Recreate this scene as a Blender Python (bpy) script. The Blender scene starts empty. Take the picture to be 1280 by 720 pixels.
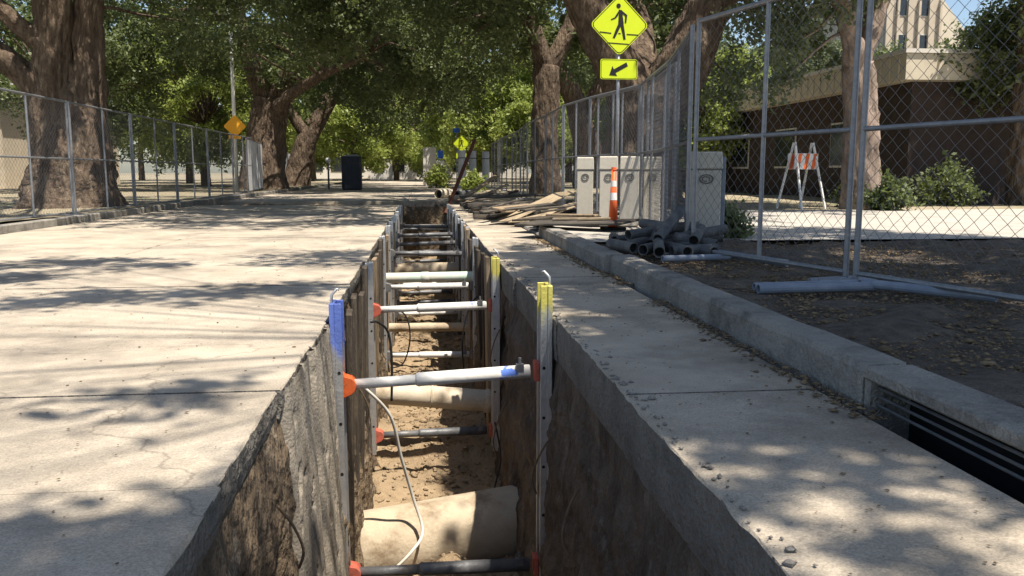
import bpy, math, random
import numpy as np
from mathutils import Vector, Matrix
R = math.radians
random.seed(4); RNG = np.random.default_rng(4)
scene = bpy.context.scene
col = scene.collection

# ------------------------------------------------------------------ camera, world, sun, exposure
cam_d = bpy.data.cameras.new('camera'); cam = bpy.data.objects.new('camera', cam_d); col.objects.link(cam)
cam_d.sensor_width = 36; cam_d.lens = 1065 / 1280 * 36; cam_d.clip_start = .05; cam_d.clip_end = 2000
cam.location = (0, 0, .92); cam.rotation_euler = (R(90 - 7.75), 0, R(-6.1))
scene.camera = cam
SUN = Vector((.232, -.294, .927)).normalized()
w = bpy.data.worlds.new('World'); scene.world = w; w.use_nodes = True
nt = w.node_tree; nt.nodes.clear()
sky = nt.nodes.new('ShaderNodeTexSky'); sky.sky_type = 'NISHITA'; sky.sun_disc = False
sky.sun_elevation = math.asin(SUN.z); sky.sun_rotation = math.atan2(SUN.x, SUN.y)
bg = nt.nodes.new('ShaderNodeBackground'); bg.inputs[1].default_value = .095
wo = nt.nodes.new('ShaderNodeOutputWorld')
nt.links.new(sky.outputs[0], bg.inputs[0]); nt.links.new(bg.outputs[0], wo.inputs[0])
sd = bpy.data.lights.new('sun', 'SUN'); sd.energy = 5.0; sd.angle = R(.53); sd.color = (1, .915, .79)
so = bpy.data.objects.new('sun', sd); col.objects.link(so); so.location = (5, -6, 20)
so.rotation_euler = SUN.to_track_quat('Z', 'Y').to_euler()
scene.view_settings.view_transform = 'Standard'; scene.view_settings.look = 'None'
scene.view_settings.exposure = .80; scene.view_settings.gamma = 1

# ------------------------------------------------------------------ helpers
def tag(o, label=None, cat=None, group=None, kind=None):
    if label: o['label'] = label
    if cat: o['category'] = cat
    if group: o['group'] = group
    if kind: o['kind'] = kind
    return o

def empty(name, loc=(0, 0, 0), rz=0, parent=None):
    o = bpy.data.objects.new(name, None); col.objects.link(o); o.empty_display_size = .1
    o.location = loc; o.rotation_euler = (0, 0, rz); o.parent = parent
    return o

def link(name, me, parent=None, loc=(0, 0, 0), rot=(0, 0, 0)):
    o = bpy.data.objects.new(name, me); col.objects.link(o); o.parent = parent
    o.location = loc; o.rotation_euler = rot
    return o

def copy_tree(o, parent=None):
    c = o.copy(); col.objects.link(c); c.parent = parent
    for ch in list(o.children): copy_tree(ch, c)
    return c

class MB:
    def __init__(s): s.v = []; s.f = []
    def add(s, vs, fs):
        b = len(s.v); s.v += [tuple(p) for p in vs]; s.f += [tuple(b + i for i in q) for q in fs]
    def box(s, c, d, m=None, taper=1.0):
        x, y, z = d[0] / 2, d[1] / 2, d[2] / 2
        vs = [Vector((sx * x * (taper if sz > 0 else 1), sy * y * (taper if sz > 0 else 1), sz * z)) for sz in (-1, 1) for sy in (-1, 1) for sx in (-1, 1)]
        if m is not None: vs = [m @ p for p in vs]
        c = Vector(c); vs = [p + c for p in vs]
        s.add(vs, [(0, 2, 3, 1), (4, 5, 7, 6), (0, 1, 5, 4), (2, 6, 7, 3), (0, 4, 6, 2), (1, 3, 7, 5)])
    def tube(s, pts, rad, n=8, cap=True, wob=0, seed=0):
        pts = [Vector(p) for p in pts]
        if not hasattr(rad, '__len__'): rad = [rad] * len(pts)
        rr = random.Random(seed)
        t = (pts[1] - pts[0]).normalized()
        u = t.orthogonal().normalized(); vs = []; fs = []
        for i, p in enumerate(pts):
            a = pts[max(i - 1, 0)]; b = pts[min(i + 1, len(pts) - 1)]
            t = (b - a).normalized() if (b - a).length > 1e-6 else t
            u = (u - t * u.dot(t)); u = u.normalized() if u.length > 1e-5 else t.orthogonal().normalized()
            v = t.cross(u)
            for k in range(n):
                an = 2 * math.pi * k / n
                r = rad[i] * (1 + wob * (math.sin(3 * an + i * .35 + seed) * .5 + math.sin(5 * an - i * .5 + 2 * seed) * .35 + rr.uniform(-.4, .4)))
                vs.append(p + (u * math.cos(an) + v * math.sin(an)) * r)
        for i in range(len(pts) - 1):
            for k in range(n):
                a = i * n + k; b = i * n + (k + 1) % n
                fs.append((a, b, b + n, a + n))
        if cap:
            fs.append(tuple(range(n - 1, -1, -1))); L = (len(pts) - 1) * n; fs.append(tuple(range(L, L + n)))
        s.add(vs, fs)
    def hollow(s, p0, p1, ro, ri, n=14):
        p0 = Vector(p0); p1 = Vector(p1); t = (p1 - p0).normalized(); u = t.orthogonal().normalized(); v = t.cross(u); vs = []
        for p, r in ((p0, ro), (p1, ro), (p1, ri), (p0, ri)):
            for k in range(n):
                an = 2 * math.pi * k / n; vs.append(p + (u * math.cos(an) + v * math.sin(an)) * r)
        fs = []
        for j in range(4):
            for k in range(n):
                a = j * n + k; b = j * n + (k + 1) % n; c2 = ((j + 1) % 4) * n
                fs.append((a, b, c2 + (k + 1) % n, c2 + k))
        s.add(vs, fs)
    def prism(s, poly, y0, y1):                       # polygon in x,z pulled along y
        n = len(poly)
        vs = [(x, y0, z) for x, z in poly] + [(x, y1, z) for x, z in poly]
        fs = [tuple(range(n)), tuple(range(2 * n - 1, n - 1, -1))] + [(i, i + n, (i + 1) % n + n, (i + 1) % n) for i in range(n)]
        s.add(vs, fs)
    def slab(s, poly, z0, z1):                        # polygon in x,y pulled along z
        n = len(poly)
        vs = [(x, y, z0) for x, y in poly] + [(x, y, z1) for x, y in poly]
        fs = [tuple(range(n - 1, -1, -1)), tuple(range(n, 2 * n))] + [(i, (i + 1) % n, (i + 1) % n + n, i + n) for i in range(n)]
        s.add(vs, fs)
    def mesh(s, name, mat, smooth=False, bevel=0):
        me = bpy.data.meshes.new(name); me.from_pydata(s.v, [], s.f)
        if bevel:
            import bmesh
            bm = bmesh.new(); bm.from_mesh(me)
            bmesh.ops.recalc_face_normals(bm, faces=bm.faces)
            bmesh.ops.bevel(bm, geom=list(bm.edges), offset=bevel, segments=1, affect='EDGES', profile=.5)
            bm.to_mesh(me); bm.free()
        me.materials.append(mat)
        if smooth:
            me.shade_smooth()
        me.update(); return me
    def build(s, name, mat, parent=None, smooth=False, bevel=0, loc=(0, 0, 0), rot=(0, 0, 0)):
        return link(name, s.mesh(name, mat, smooth, bevel), parent, loc, rot)

def np_mesh(name, v, f, mat, smooth=False):           # all-quads fast mesh
    me = bpy.data.meshes.new(name)
    v = np.asarray(v, np.float32); f = np.asarray(f, np.int32); k = f.shape[1]
    me.vertices.add(len(v)); me.vertices.foreach_set('co', v.ravel())
    me.loops.add(f.size); me.loops.foreach_set('vertex_index', f.ravel())
    me.polygons.add(len(f)); me.polygons.foreach_set('loop_start', np.arange(0, f.size, k, dtype=np.int32))
    me.update(calc_edges=True); me.materials.append(mat)
    if smooth: me.shade_smooth()
    return me

_perm = np.random.default_rng(11).random((64, 64, 64))
def vnoise(p):
    p = np.asarray(p); i = np.floor(p).astype(int); f = p - i; f = f * f * (3 - 2 * f); r = 0
    for dx in (0, 1):
        for dy in (0, 1):
            for dz in (0, 1):
                wgt = (f[..., 0] if dx else 1 - f[..., 0]) * (f[..., 1] if dy else 1 - f[..., 1]) * (f[..., 2] if dz else 1 - f[..., 2])
                r = r + wgt * _perm[(i[..., 0] + dx) % 64, (i[..., 1] + dy) % 64, (i[..., 2] + dz) % 64]
    return r - .5
def fbm(p, o=4):
    p = np.asarray(p, float); r = 0; a = 1
    for k in range(o): r = r + a * vnoise(p * 2 ** k + 17.3 * k); a *= .5
    return r
def grid(nu, nv):
    i, j = np.meshgrid(np.arange(nu - 1), np.arange(nv - 1), indexing='ij'); a = (i * nv + j).ravel()
    return np.stack([a, a + nv, a + nv + 1, a + 1], 1)

# ------------------------------------------------------------------ materials
def pm(name, c1, c2, scale=4, rough=.8, bump=.3, bscale=30, metal=0, stretch=(1, 1, 1), c3=None, s3=1.5, t3=(.55, .75), spec=.3, world=False, speck=.0, isl=0, bd=.02, crack=0):
    m = bpy.data.materials.new(name); m.use_nodes = True; n = m.node_tree.nodes; l = m.node_tree.links
    b = n['Principled BSDF']; b.inputs['Roughness'].default_value = rough; b.inputs['Metallic'].default_value = metal
    b.inputs['Specular IOR Level'].default_value = spec
    tc = n.new('ShaderNodeNewGeometry') if world else n.new('ShaderNodeTexCoord')
    src = tc.outputs['Position'] if world else tc.outputs['Object']
    mp = n.new('ShaderNodeMapping'); mp.inputs['Scale'].default_value = stretch; l.new(src, mp.inputs[0])
    nz = n.new('ShaderNodeTexNoise'); nz.inputs['Scale'].default_value = scale; nz.inputs['Detail'].default_value = 8; nz.inputs['Roughness'].default_value = .65
    l.new(mp.outputs[0], nz.inputs[0])
    rp = n.new('ShaderNodeMapRange'); rp.inputs[1].default_value = .3; rp.inputs[2].default_value = .7; l.new(nz.outputs[0], rp.inputs[0])
    mx = n.new('ShaderNodeMix'); mx.data_type = 'RGBA'; mx.inputs[6].default_value = (*c1, 1); mx.inputs[7].default_value = (*c2, 1)
    l.new(rp.outputs[0], mx.inputs[0]); out = mx.outputs[2]
    if c3:
        n3 = n.new('ShaderNodeTexNoise'); n3.inputs['Scale'].default_value = s3; n3.inputs['Detail'].default_value = 6; n3.inputs['Roughness'].default_value = .7
        l.new(mp.outputs[0], n3.inputs[0])
        r3 = n.new('ShaderNodeMapRange'); r3.inputs[1].default_value = t3[0]; r3.inputs[2].default_value = t3[1]; l.new(n3.outputs[0], r3.inputs[0])
        m3 = n.new('ShaderNodeMix'); m3.data_type = 'RGBA'; m3.inputs[7].default_value = (*c3, 1)
        l.new(out, m3.inputs[6]); l.new(r3.outputs[0], m3.inputs[0]); out = m3.outputs[2]
    if speck or isl:
        hs = n.new('ShaderNodeHueSaturation'); l.new(out, hs.inputs['Color'])
        if speck:
            ns = n.new('ShaderNodeTexNoise'); ns.inputs['Scale'].default_value = 160; ns.inputs['Detail'].default_value = 3; l.new(mp.outputs[0], ns.inputs[0]); so_ = ns.outputs[0]; amp = speck
        else:
            g = n.new('ShaderNodeNewGeometry'); so_ = g.outputs['Random Per Island']; amp = isl
        rs = n.new('ShaderNodeMapRange'); rs.inputs[1].default_value = .25 if speck else 0; rs.inputs[2].default_value = .75 if speck else 1
        rs.inputs[3].default_value = 1 - amp; rs.inputs[4].default_value = 1 + amp; l.new(so_, rs.inputs[0]); l.new(rs.outputs[0], hs.inputs['Value']); out = hs.outputs[0]
    if crack:
        dn = n.new('ShaderNodeTexNoise'); dn.inputs['Scale'].default_value = 1.6; dn.inputs['Detail'].default_value = 7; l.new(mp.outputs[0], dn.inputs[0])
        va = n.new('ShaderNodeVectorMath'); va.operation = 'MULTIPLY_ADD'; va.inputs[1].default_value = (.9, .9, .9); l.new(dn.outputs['Color'], va.inputs[0]); l.new(mp.outputs[0], va.inputs[2])
        vo = n.new('ShaderNodeTexVoronoi'); vo.feature = 'DISTANCE_TO_EDGE'; vo.inputs['Scale'].default_value = crack; l.new(va.outputs[0], vo.inputs[0])
        rc = n.new('ShaderNodeMapRange'); rc.inputs[1].default_value = .0; rc.inputs[2].default_value = .0035; rc.inputs[3].default_value = .45; rc.inputs[4].default_value = 0; l.new(vo.outputs['Distance'], rc.inputs[0])
        mc = n.new('ShaderNodeMix'); mc.data_type = 'RGBA'; mc.inputs[7].default_value = (.07, .06, .05, 1); l.new(rc.outputs[0], mc.inputs[0]); l.new(out, mc.inputs[6]); out = mc.outputs[2]
    l.new(out, b.inputs['Base Color'])
    if bump:
        nb = n.new('ShaderNodeTexNoise'); nb.inputs['Scale'].default_value = bscale; nb.inputs['Detail'].default_value = 6; l.new(mp.outputs[0], nb.inputs[0])
        bp = n.new('ShaderNodeBump'); bp.inputs['Strength'].default_value = bump; bp.inputs['Distance'].default_value = bd
        l.new(nb.outputs[0], bp.inputs['Height']); l.new(bp.outputs[0], b.inputs['Normal'])
    return m

M = {}
M['concrete'] = pm('road_concrete', (.345, .295, .23), (.50, .435, .35), 2.0, .85, .5, 60, c3=(.20, .175, .145), s3=.8, t3=(.47, .68), world=True, speck=.28, crack=.33)
M['cut_face'] = pm('broken_concrete_face_shaded', (.13, .12, .105), (.27, .245, .21), 7, .95, 1.0, 35, c3=(.08, .07, .06), s3=3.5, t3=(.5, .7), world=True, speck=.3, bd=.04)  # shade on the slab sides put into a darker colour, with soil stain
M['curb'] = pm('kerb_concrete', (.21, .195, .175), (.35, .325, .285), 4, .9, .8, 45, c3=(.11, .10, .09), s3=2.2, t3=(.50, .70), world=True, speck=.25, bd=.03)
M['soil'] = pm('trench_soil', (.075, .053, .035), (.25, .185, .12), 4, .95, 1.0, 22, stretch=(1, 1, .7), c3=(.36, .30, .225), s3=5, t3=(.58, .70), world=True, speck=.3, bd=.06)
M['footing'] = pm('old_footing_concrete', (.25, .215, .17), (.40, .35, .28), 4, .95, .45, 60, c3=(.15, .12, .09), s3=2.5, t3=(.54, .72), world=True, speck=.2, bd=.02)
M['soil_grey'] = pm('trench_clay', (.06, .046, .034), (.20, .155, .112), 5, .95, 1.0, 26, stretch=(1, 1, .55), c3=(.26, .23, .19), s3=6, t3=(.60, .73), world=True, speck=.3, bd=.06)
M['sand'] = pm('trench_sand', (.23, .165, .10), (.40, .30, .19), 5, .95, .9, 45, c3=(.14, .10, .065), s3=2.5, t3=(.50, .70), world=True, speck=.25, bd=.03)
M['bark'] = pm('bark_mulch_ground', (.065, .05, .038), (.17, .14, .11), 11, .95, 1.0, 60, c3=(.25, .215, .17), s3=2.5, t3=(.58, .8), world=True, speck=.35, bd=.03)
M['verge'] = pm('dry_verge', (.24, .20, .14), (.36, .31, .22), 3, .95, .7, 30, c3=(.13, .15, .06), s3=.6, t3=(.52, .7), world=True, speck=.2)
M['plaza'] = pm('plaza_concrete', (.36, .33, .29), (.46, .43, .38), 3, .85, .3, 50, c3=(.26, .24, .21), s3=.9, t3=(.55, .75), world=True, speck=.12)
M['ground'] = pm('far_ground', (.20, .17, .12), (.28, .25, .17), .3, .95, .2, 5, world=True)
M['alu'] = pm('shore_aluminium', (.46, .47, .48), (.62, .62, .62), 12, .42, .2, 60, metal=.7, c3=(.33, .30, .26), s3=6, t3=(.55, .75))
M['alu_white'] = pm('shore_cylinder_white', (.60, .59, .56), (.74, .73, .70), 9, .45, .1, 40, c3=(.38, .33, .27), s3=5, t3=(.6, .8))
M['steel_dark'] = pm('shore_cylinder_grey', (.10, .105, .115), (.20, .20, .205), 8, .5, .2, 40, metal=.3, c3=(.24, .20, .15), s3=6, t3=(.55, .75))
M['alu_marked'] = pm('shore_cylinder_marked', (.60, .59, .56), (.74, .73, .70), 9, .45, .1, 40, c3=(.12, .22, .66), s3=4.2, t3=(.60, .63))
def painted(name, col_, z0):
    m = M['alu'].copy(); m.name = name; n = m.node_tree.nodes; l = m.node_tree.links; b = n['Principled BSDF']
    old = b.inputs['Base Color'].links[0].from_socket
    tc = n.new('ShaderNodeTexCoord'); sp = n.new('ShaderNodeSeparateXYZ'); l.new(tc.outputs['Object'], sp.inputs[0])
    nz = n.new('ShaderNodeTexNoise'); nz.inputs['Scale'].default_value = 14; nz.inputs['Detail'].default_value = 6; mpp = n.new('ShaderNodeMapping'); mpp.inputs['Scale'].default_value = (1, 1, .3); l.new(tc.outputs['Object'], mpp.inputs[0]); l.new(mpp.outputs[0], nz.inputs[0])
    ad = n.new('ShaderNodeMath'); ad.operation = 'MULTIPLY_ADD'; ad.inputs[1].default_value = .5; l.new(nz.outputs[0], ad.inputs[0]); l.new(sp.outputs[2], ad.inputs[2])
    rg = n.new('ShaderNodeMapRange'); rg.inputs[1].default_value = z0 + .21; rg.inputs[2].default_value = z0 + .31; rg.inputs[4].default_value = .85; l.new(ad.outputs[0], rg.inputs[0])
    mx = n.new('ShaderNodeMix'); mx.data_type = 'RGBA'; mx.inputs[7].default_value = (*col_, 1); l.new(rg.outputs[0], mx.inputs[0]); l.new(old, mx.inputs[6]); l.new(mx.outputs[2], b.inputs['Base Color'])
    iv = n.new('ShaderNodeMath'); iv.operation = 'MULTIPLY_ADD'; iv.inputs[1].default_value = -.7; iv.inputs[2].default_value = .7; l.new(rg.outputs[0], iv.inputs[0]); l.new(iv.outputs[0], b.inputs['Metallic'])
    return m
M['blue_paint'] = pm('blue_spray_paint', (.06, .14, .62), (.13, .24, .72), 14, .6, .1, 50)
M['yellow_paint'] = pm('yellow_spray_paint', (.60, .50, .03), (.68, .60, .10), 14, .6, .1, 50, c3=(.4, .38, .28), s3=9, t3=(.6, .7))
M['orange'] = pm('orange_pad', (.72, .11, .025), (.84, .18, .05), 10, .6, .2, 40, c3=(.25, .10, .05), s3=9, t3=(.58, .72))
M['red_pad'] = pm('red_pad', (.42, .08, .05), (.54, .14, .09), 10, .65, .2, 40, c3=(.14, .07, .05), s3=9, t3=(.54, .70))
M['pvc'] = pm('sewer_pipe_pale', (.46, .40, .31), (.58, .51, .40), 5, .6, .15, 30, c3=(.33, .25, .16), s3=3, t3=(.52, .72))
M['clay'] = pm('sewer_pipe_clay', (.38, .31, .22), (.50, .42, .31), 4, .75, .3, 30, c3=(.22, .16, .10), s3=2.6, t3=(.54, .72), bd=.02, speck=.08)
M['greenpipe'] = pm('drain_pipe_green', (.42, .56, .46), (.62, .66, .58), 5, .5, .1, 30, c3=(.6, .58, .5), s3=3, t3=(.5, .6))
M['galv'] = pm('galvanised_tube', (.20, .21, .235), (.31, .32, .34), 20, .45, .05, 60, metal=.5)
M['wire'] = pm('chain_link_wire', (.13, .135, .15), (.20, .205, .215), 20, .5, 0, 60, metal=.45)
M['oldpipe'] = pm('old_grey_pipe', (.055, .058, .062), (.14, .14, .14), 9, .6, .3, 40, c3=(.25, .23, .2), s3=4, t3=(.58, .72))
M['bluepipe'] = pm('blue_grey_pipe', (.17, .20, .26), (.27, .30, .35), 9, .5, .1, 40, c3=(.22, .2, .17), s3=4, t3=(.58, .72))
M['inner'] = pm('hollow_shade', (.012, .012, .012), (.02, .02, .02), 9, .9, 0)  # near-black colour standing in for the shade inside hollows
M['ply'] = pm('plywood', (.31, .24, .155), (.46, .37, .255), 3, .8, .3, 40, stretch=(1, 6, 6), c3=(.17, .13, .09), s3=2, t3=(.48, .68))
M['wood_dark'] = pm('weathered_timber', (.035, .028, .022), (.10, .08, .062), 3, .85, .5, 30, stretch=(6, 6, .7), c3=(.17, .135, .095), s3=2, t3=(.52, .7))
M['wood_tan'] = pm('tan_timber', (.24, .175, .11), (.40, .305, .20), 3, .8, .4, 30, stretch=(6, 6, .7), c3=(.10, .075, .05), s3=2, t3=(.54, .7))
M['lumber_dark'] = pm('dark_lumber', (.03, .027, .025), (.085, .075, .065), 3, .85, .5, 30, stretch=(.7, 6, 6), c3=(.2, .17, .13), s3=2, t3=(.54, .7))
M['lumber_red'] = pm('red_brown_timber', (.10, .035, .022), (.17, .065, .04), 4, .8, .3, 30, stretch=(5, 5, .8))
M['oak_bark'] = pm('oak_bark', (.05, .034, .025), (.19, .14, .10), 11, .95, 1.0, 13, stretch=(1, 1, .28), c3=(.30, .235, .17), s3=6, t3=(.54, .72), bd=.12)
M['pale_bark'] = pm('pale_bark', (.20, .15, .12), (.36, .28, .23), 5, .9, .6, 22, stretch=(1, 1, .35), c3=(.12, .09, .07), s3=4, t3=(.5, .7), bd=.05)
M['bin'] = pm('litter_bin_cream', (.50, .47, .40), (.58, .54, .46), 14, .8, .35, 120, c3=(.38, .35, .29), s3=2, t3=(.58, .8), speck=.1)
M['bin_dark'] = pm('litter_bin_trim', (.10, .10, .10), (.14, .14, .13), 8, .7, .1, 60)
M['cone'] = pm('cone_orange', (.80, .12, .03), (.86, .17, .05), 6, .5, .05, 30)
M['white_band'] = pm('reflective_white', (.74, .73, .70), (.82, .81, .78), 10, .4, .05, 30)
M['rubber'] = pm('black_rubber', (.02, .02, .02), (.04, .04, .04), 10, .8, .2, 40)
M['sign_yg'] = pm('fluorescent_yellow_green', (.62, .74, .02), (.66, .78, .03), 6, .45, .02, 30)
M['sign_or'] = pm('sign_orange', (.85, .38, .02), (.90, .43, .03), 6, .5, .02, 30)
M['black'] = pm('sign_black', (.012, .012, .012), (.02, .02, .02), 10, .6, 0)
M['blue_sign'] = pm('sign_blue', (.03, .12, .55), (.05, .16, .6), 6, .5, 0)
M['fabric'] = pm('white_screen_fabric', (.48, .50, .54), (.60, .61, .64), 4, .8, .3, 6, stretch=(4, 1, .6))
M['fabric_dark'] = pm('dark_screen_fabric', (.035, .04, .055), (.06, .065, .08), 4, .8, .3, 8, stretch=(4, 1, .6))
M['stucco'] = pm('cream_stucco', (.55, .49, .39), (.64, .575, .46), 3, .9, .2, 50, speck=.08)
M['brown_wall'] = pm('brown_wall', (.042, .030, .026), (.07, .05, .042), 4, .85, .3, 40, speck=.15)
M['beige_wall'] = pm('beige_wall', (.48, .41, .32), (.56, .49, .39), 2, .9, .2, 30)
M['pale_wall'] = pm('pale_wall', (.60, .57, .52), (.68, .65, .60), 2, .9, .1, 30)
M['glass'] = pm('dark_glass', (.02, .025, .03), (.035, .04, .045), 2, .1, 0, spec=.6)
M['cable_white'] = pm('pale_cable', (.55, .52, .46), (.66, .63, .56), 8, .5, 0)
M['cable_black'] = pm('black_cable', (.015, .015, .016), (.03, .03, .03), 8, .5, 0)
M['root'] = pm('root_bark', (.10, .07, .045), (.20, .15, .10), 20, .9, .3, 40)
M['rubble'] = pm('rubble', (.28, .16, .12), (.42, .34, .27), 6, .9, .5, 40, isl=.35)
M['litter'] = pm('dry_leaf', (.10, .065, .035), (.24, .175, .10), 30, .8, 0, isl=.4)

def leaf_mat(name, c1, c2, tr):
    m = bpy.data.materials.new(name); m.use_nodes = True; n = m.node_tree.nodes; l = m.node_tree.links
    b = n['Principled BSDF']; b.inputs['Roughness'].default_value = .5; b.inputs['Specular IOR Level'].default_value = .35
    g = n.new('ShaderNodeNewGeometry')
    mx = n.new('ShaderNodeMix'); mx.data_type = 'RGBA'; mx.inputs[6].default_value = (*c1, 1); mx.inputs[7].default_value = (*c2, 1)
    ln = n.new('ShaderNodeTexNoise'); ln.inputs['Scale'].default_value = .55; ln.inputs['Detail'].default_value = 3; l.new(g.outputs['Position'], ln.inputs[0])
    lm = n.new('ShaderNodeMapRange'); lm.inputs[1].default_value = .35; lm.inputs[2].default_value = .65; l.new(ln.outputs[0], lm.inputs[0])
    la = n.new('ShaderNodeMix'); la.inputs[0].default_value = .5; l.new(g.outputs['Random Per Island'], la.inputs[2]); l.new(lm.outputs[0], la.inputs[3]); l.new(la.outputs[0], mx.inputs[0]); l.new(mx.outputs[2], b.inputs['Base Color'])
    t = n.new('ShaderNodeBsdfTranslucent'); t.inputs[0].default_value = (*tr, 1)
    ms = n.new('ShaderNodeMixShader'); ms.inputs[0].default_value = .3
    l.new(b.outputs[0], ms.inputs[1]); l.new(t.outputs[0], ms.inputs[2]); l.new(ms.outputs[0], n['Material Output'].inputs[0])
    return m
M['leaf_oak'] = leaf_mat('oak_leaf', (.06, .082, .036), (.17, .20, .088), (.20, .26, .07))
M['leaf_sunlit'] = leaf_mat('sunlit_leaf_tone', (.15, .19, .045), (.32, .37, .10), (.38, .46, .09))  # sunlight on far foliage put into a lighter, yellower leaf colour
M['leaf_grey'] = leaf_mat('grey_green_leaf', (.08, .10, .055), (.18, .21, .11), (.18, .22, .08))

# ------------------------------------------------------------------ the setting: ground, road, kerb, trench
TY0, TY1 = -3.0, 24.6                                  # ends of the trench
me = bpy.data.meshes.new('ground')
o_, i_ = [(-700, -300), (700, -300), (700, 1100), (-700, 1100)], [(-.70, TY0 - .2), (.95, TY0 - .2), (.95, TY1 + .4), (-.70, TY1 + .4)]
me.from_pydata([(x, y, -.30) for x, y in o_ + i_], [], [(0, 1, 5, 4), (1, 2, 6, 5), (2, 3, 7, 6), (3, 0, 4, 7)]); me.materials.append(M['ground'])
tag(link('ground', me), kind='structure')

def rough_edge(x, y0, y1, amp, seed, step=.05):
    n = max(3, int((y1 - y0) / step)); ys = np.linspace(y0, y1, n)
    p = np.stack([np.full(n, seed * 3.7), ys * 3.0, np.zeros(n)], 1)
    q = np.stack([np.full(n, seed * 5.1), ys * 14.0, np.zeros(n)], 1)
    return [(x + amp * fbm(p)[k] + amp * .5 * fbm(q, 2)[k], ys[k]) for k in range(n)]

def slab_mesh(xi, xo, y0, y1, seed, z1=0.0, th=.27, amp=.012):
    """concrete slab whose edge xi (the trench side) is broken, with a chipped arris"""
    top = rough_edge(xi, y0, y1, amp, seed); n = len(top); sgn = 1 if xo > xi else -1
    ch = np.abs(fbm(np.stack([np.full(n, seed * 2.2), np.array([t[1] for t in top]) * 9, np.zeros(n)], 1))) * .022 + .003
    v = []; f = []
    for k, (x, y) in enumerate(top):
        hb = .006 * fbm([[x * 9, y * 22, 1.7]], 2)[0]
        v += [(xo, y, z1), (x + sgn * ch[k], y, z1), (x + sgn * .002, y, z1 - ch[k] * .9), (x + hb, y, z1 - th * .55), (x - hb + sgn * .012, y, z1 - th), (xo, y, z1 - th)]
    for k in range(n - 1):
        for j in range(6):
            a = k * 6 + j; b = k * 6 + (j + 1) % 6; q = (a, a + 6, b + 6, b)
            f.append(q if sgn < 0 else q[::-1])
    f.append(tuple(range(6))[::(1 if sgn > 0 else -1)]); L = (n - 1) * 6
    f.append(tuple(range(L, L + 6))[::(-1 if sgn > 0 else 1)])
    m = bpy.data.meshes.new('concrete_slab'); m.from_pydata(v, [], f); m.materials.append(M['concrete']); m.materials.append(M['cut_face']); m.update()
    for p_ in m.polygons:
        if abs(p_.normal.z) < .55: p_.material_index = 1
    return m

road = tag(empty('road'), kind='structure')
LY = [(-3, .6, -.605), (.6, 2.5, -.60), (2.5, 3.62, -.612), (3.62, 4.55, -.598), (4.55, 5.35, -.592), (5.35, 7.1, -.59), (7.1, 8.9, -.60), (8.9, 10.2, -.57), (10.2, 12.4, -.60),
      (12.4, 14.2, -.585), (14.2, 16.8, -.605), (16.8, 19, -.58), (19, 21.6, -.60), (21.6, 24.6, -.59)]
for k, (a, b, x) in enumerate(LY):
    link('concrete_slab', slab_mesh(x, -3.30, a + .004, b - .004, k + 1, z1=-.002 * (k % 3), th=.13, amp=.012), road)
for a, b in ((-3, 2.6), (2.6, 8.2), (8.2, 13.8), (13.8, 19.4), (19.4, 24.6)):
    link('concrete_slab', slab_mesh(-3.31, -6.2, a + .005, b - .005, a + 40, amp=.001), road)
RY = [(-3, 1.2, .833), (1.2, 3.4, .83), (3.4, 5.2, .838), (5.2, 7.4, .832), (7.4, 9.3, .80), (9.3, 11.6, .797), (11.6, 14.4, .80), (14.4, 17, .81), (17, 20, .80), (20, 24.6, .805)]
for k, (a, b, x) in enumerate(RY):
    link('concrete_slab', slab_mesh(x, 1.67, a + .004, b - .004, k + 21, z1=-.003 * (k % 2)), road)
for a, b in ((27.6, 31), (31, 38), (38, 46), (46, 58), (58, 75), (75, 140)):
    for x0, x1 in ((-6.2, -3.31), (-3.30, -.4), (-.39, 1.67)):
        m = MB(); m.box(((x0 + x1) / 2, (a + b) / 2, -.135), (x1 - x0 - .006, b - a - .01, .27)); m.build('concrete_slab', M['concrete'], road)

kerb = tag(empty('kerb'), kind='structure')
def kerb_seg(x, y0, y1, h=.16, wid=.19, zb=-.25):
    m = MB(); prof = [(x, zb), (x + .012, h - .03), (x + .035, h), (x + wid, h + .004), (x + wid, zb)]
    ys = np.linspace(y0, y1, 14); v = []; f = []
    for k, y in enumerate(ys):
        for j, (px, pz) in enumerate(prof):
            nz = fbm([[px * 4, y * 4 + j * 3.3, x * 7]], 3)[0]
            v.append((px + (.012 * nz if j < 4 else 0), y, pz + (.010 * nz if 0 < j < 4 else 0)))
    n = len(prof)
    for k in range(len(ys) - 1):
        for j in range(n):
            a = k * n + j; b = k * n + (j + 1) % n; f.append((a, b, b + n, a + n))
    f.append(tuple(range(n))[::-1]); L = (len(ys) - 1) * n; f.append(tuple(range(L, L + n)))
    m.add(v, f); return m.build('kerb_stone', M['curb'], kerb)
for a, b, x in ((-3, -.4, 1.74), (-.4, 1.75, 1.74), (3.15, 5.4, 1.735), (5.4, 7.72, 1.735), (7.73, 9.9, 1.675), (9.91, 12.2, 1.68)):
    kerb_seg(x, a + .004, b - .004)
for a in range(16, 64, 4): kerb_seg(1.69, a + .004, a + 3.996, .14)
for a, b in ((12.2, 14.1), (14.1, 16)): kerb_seg(1.69, a + .004, b - .004, .03)
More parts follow.
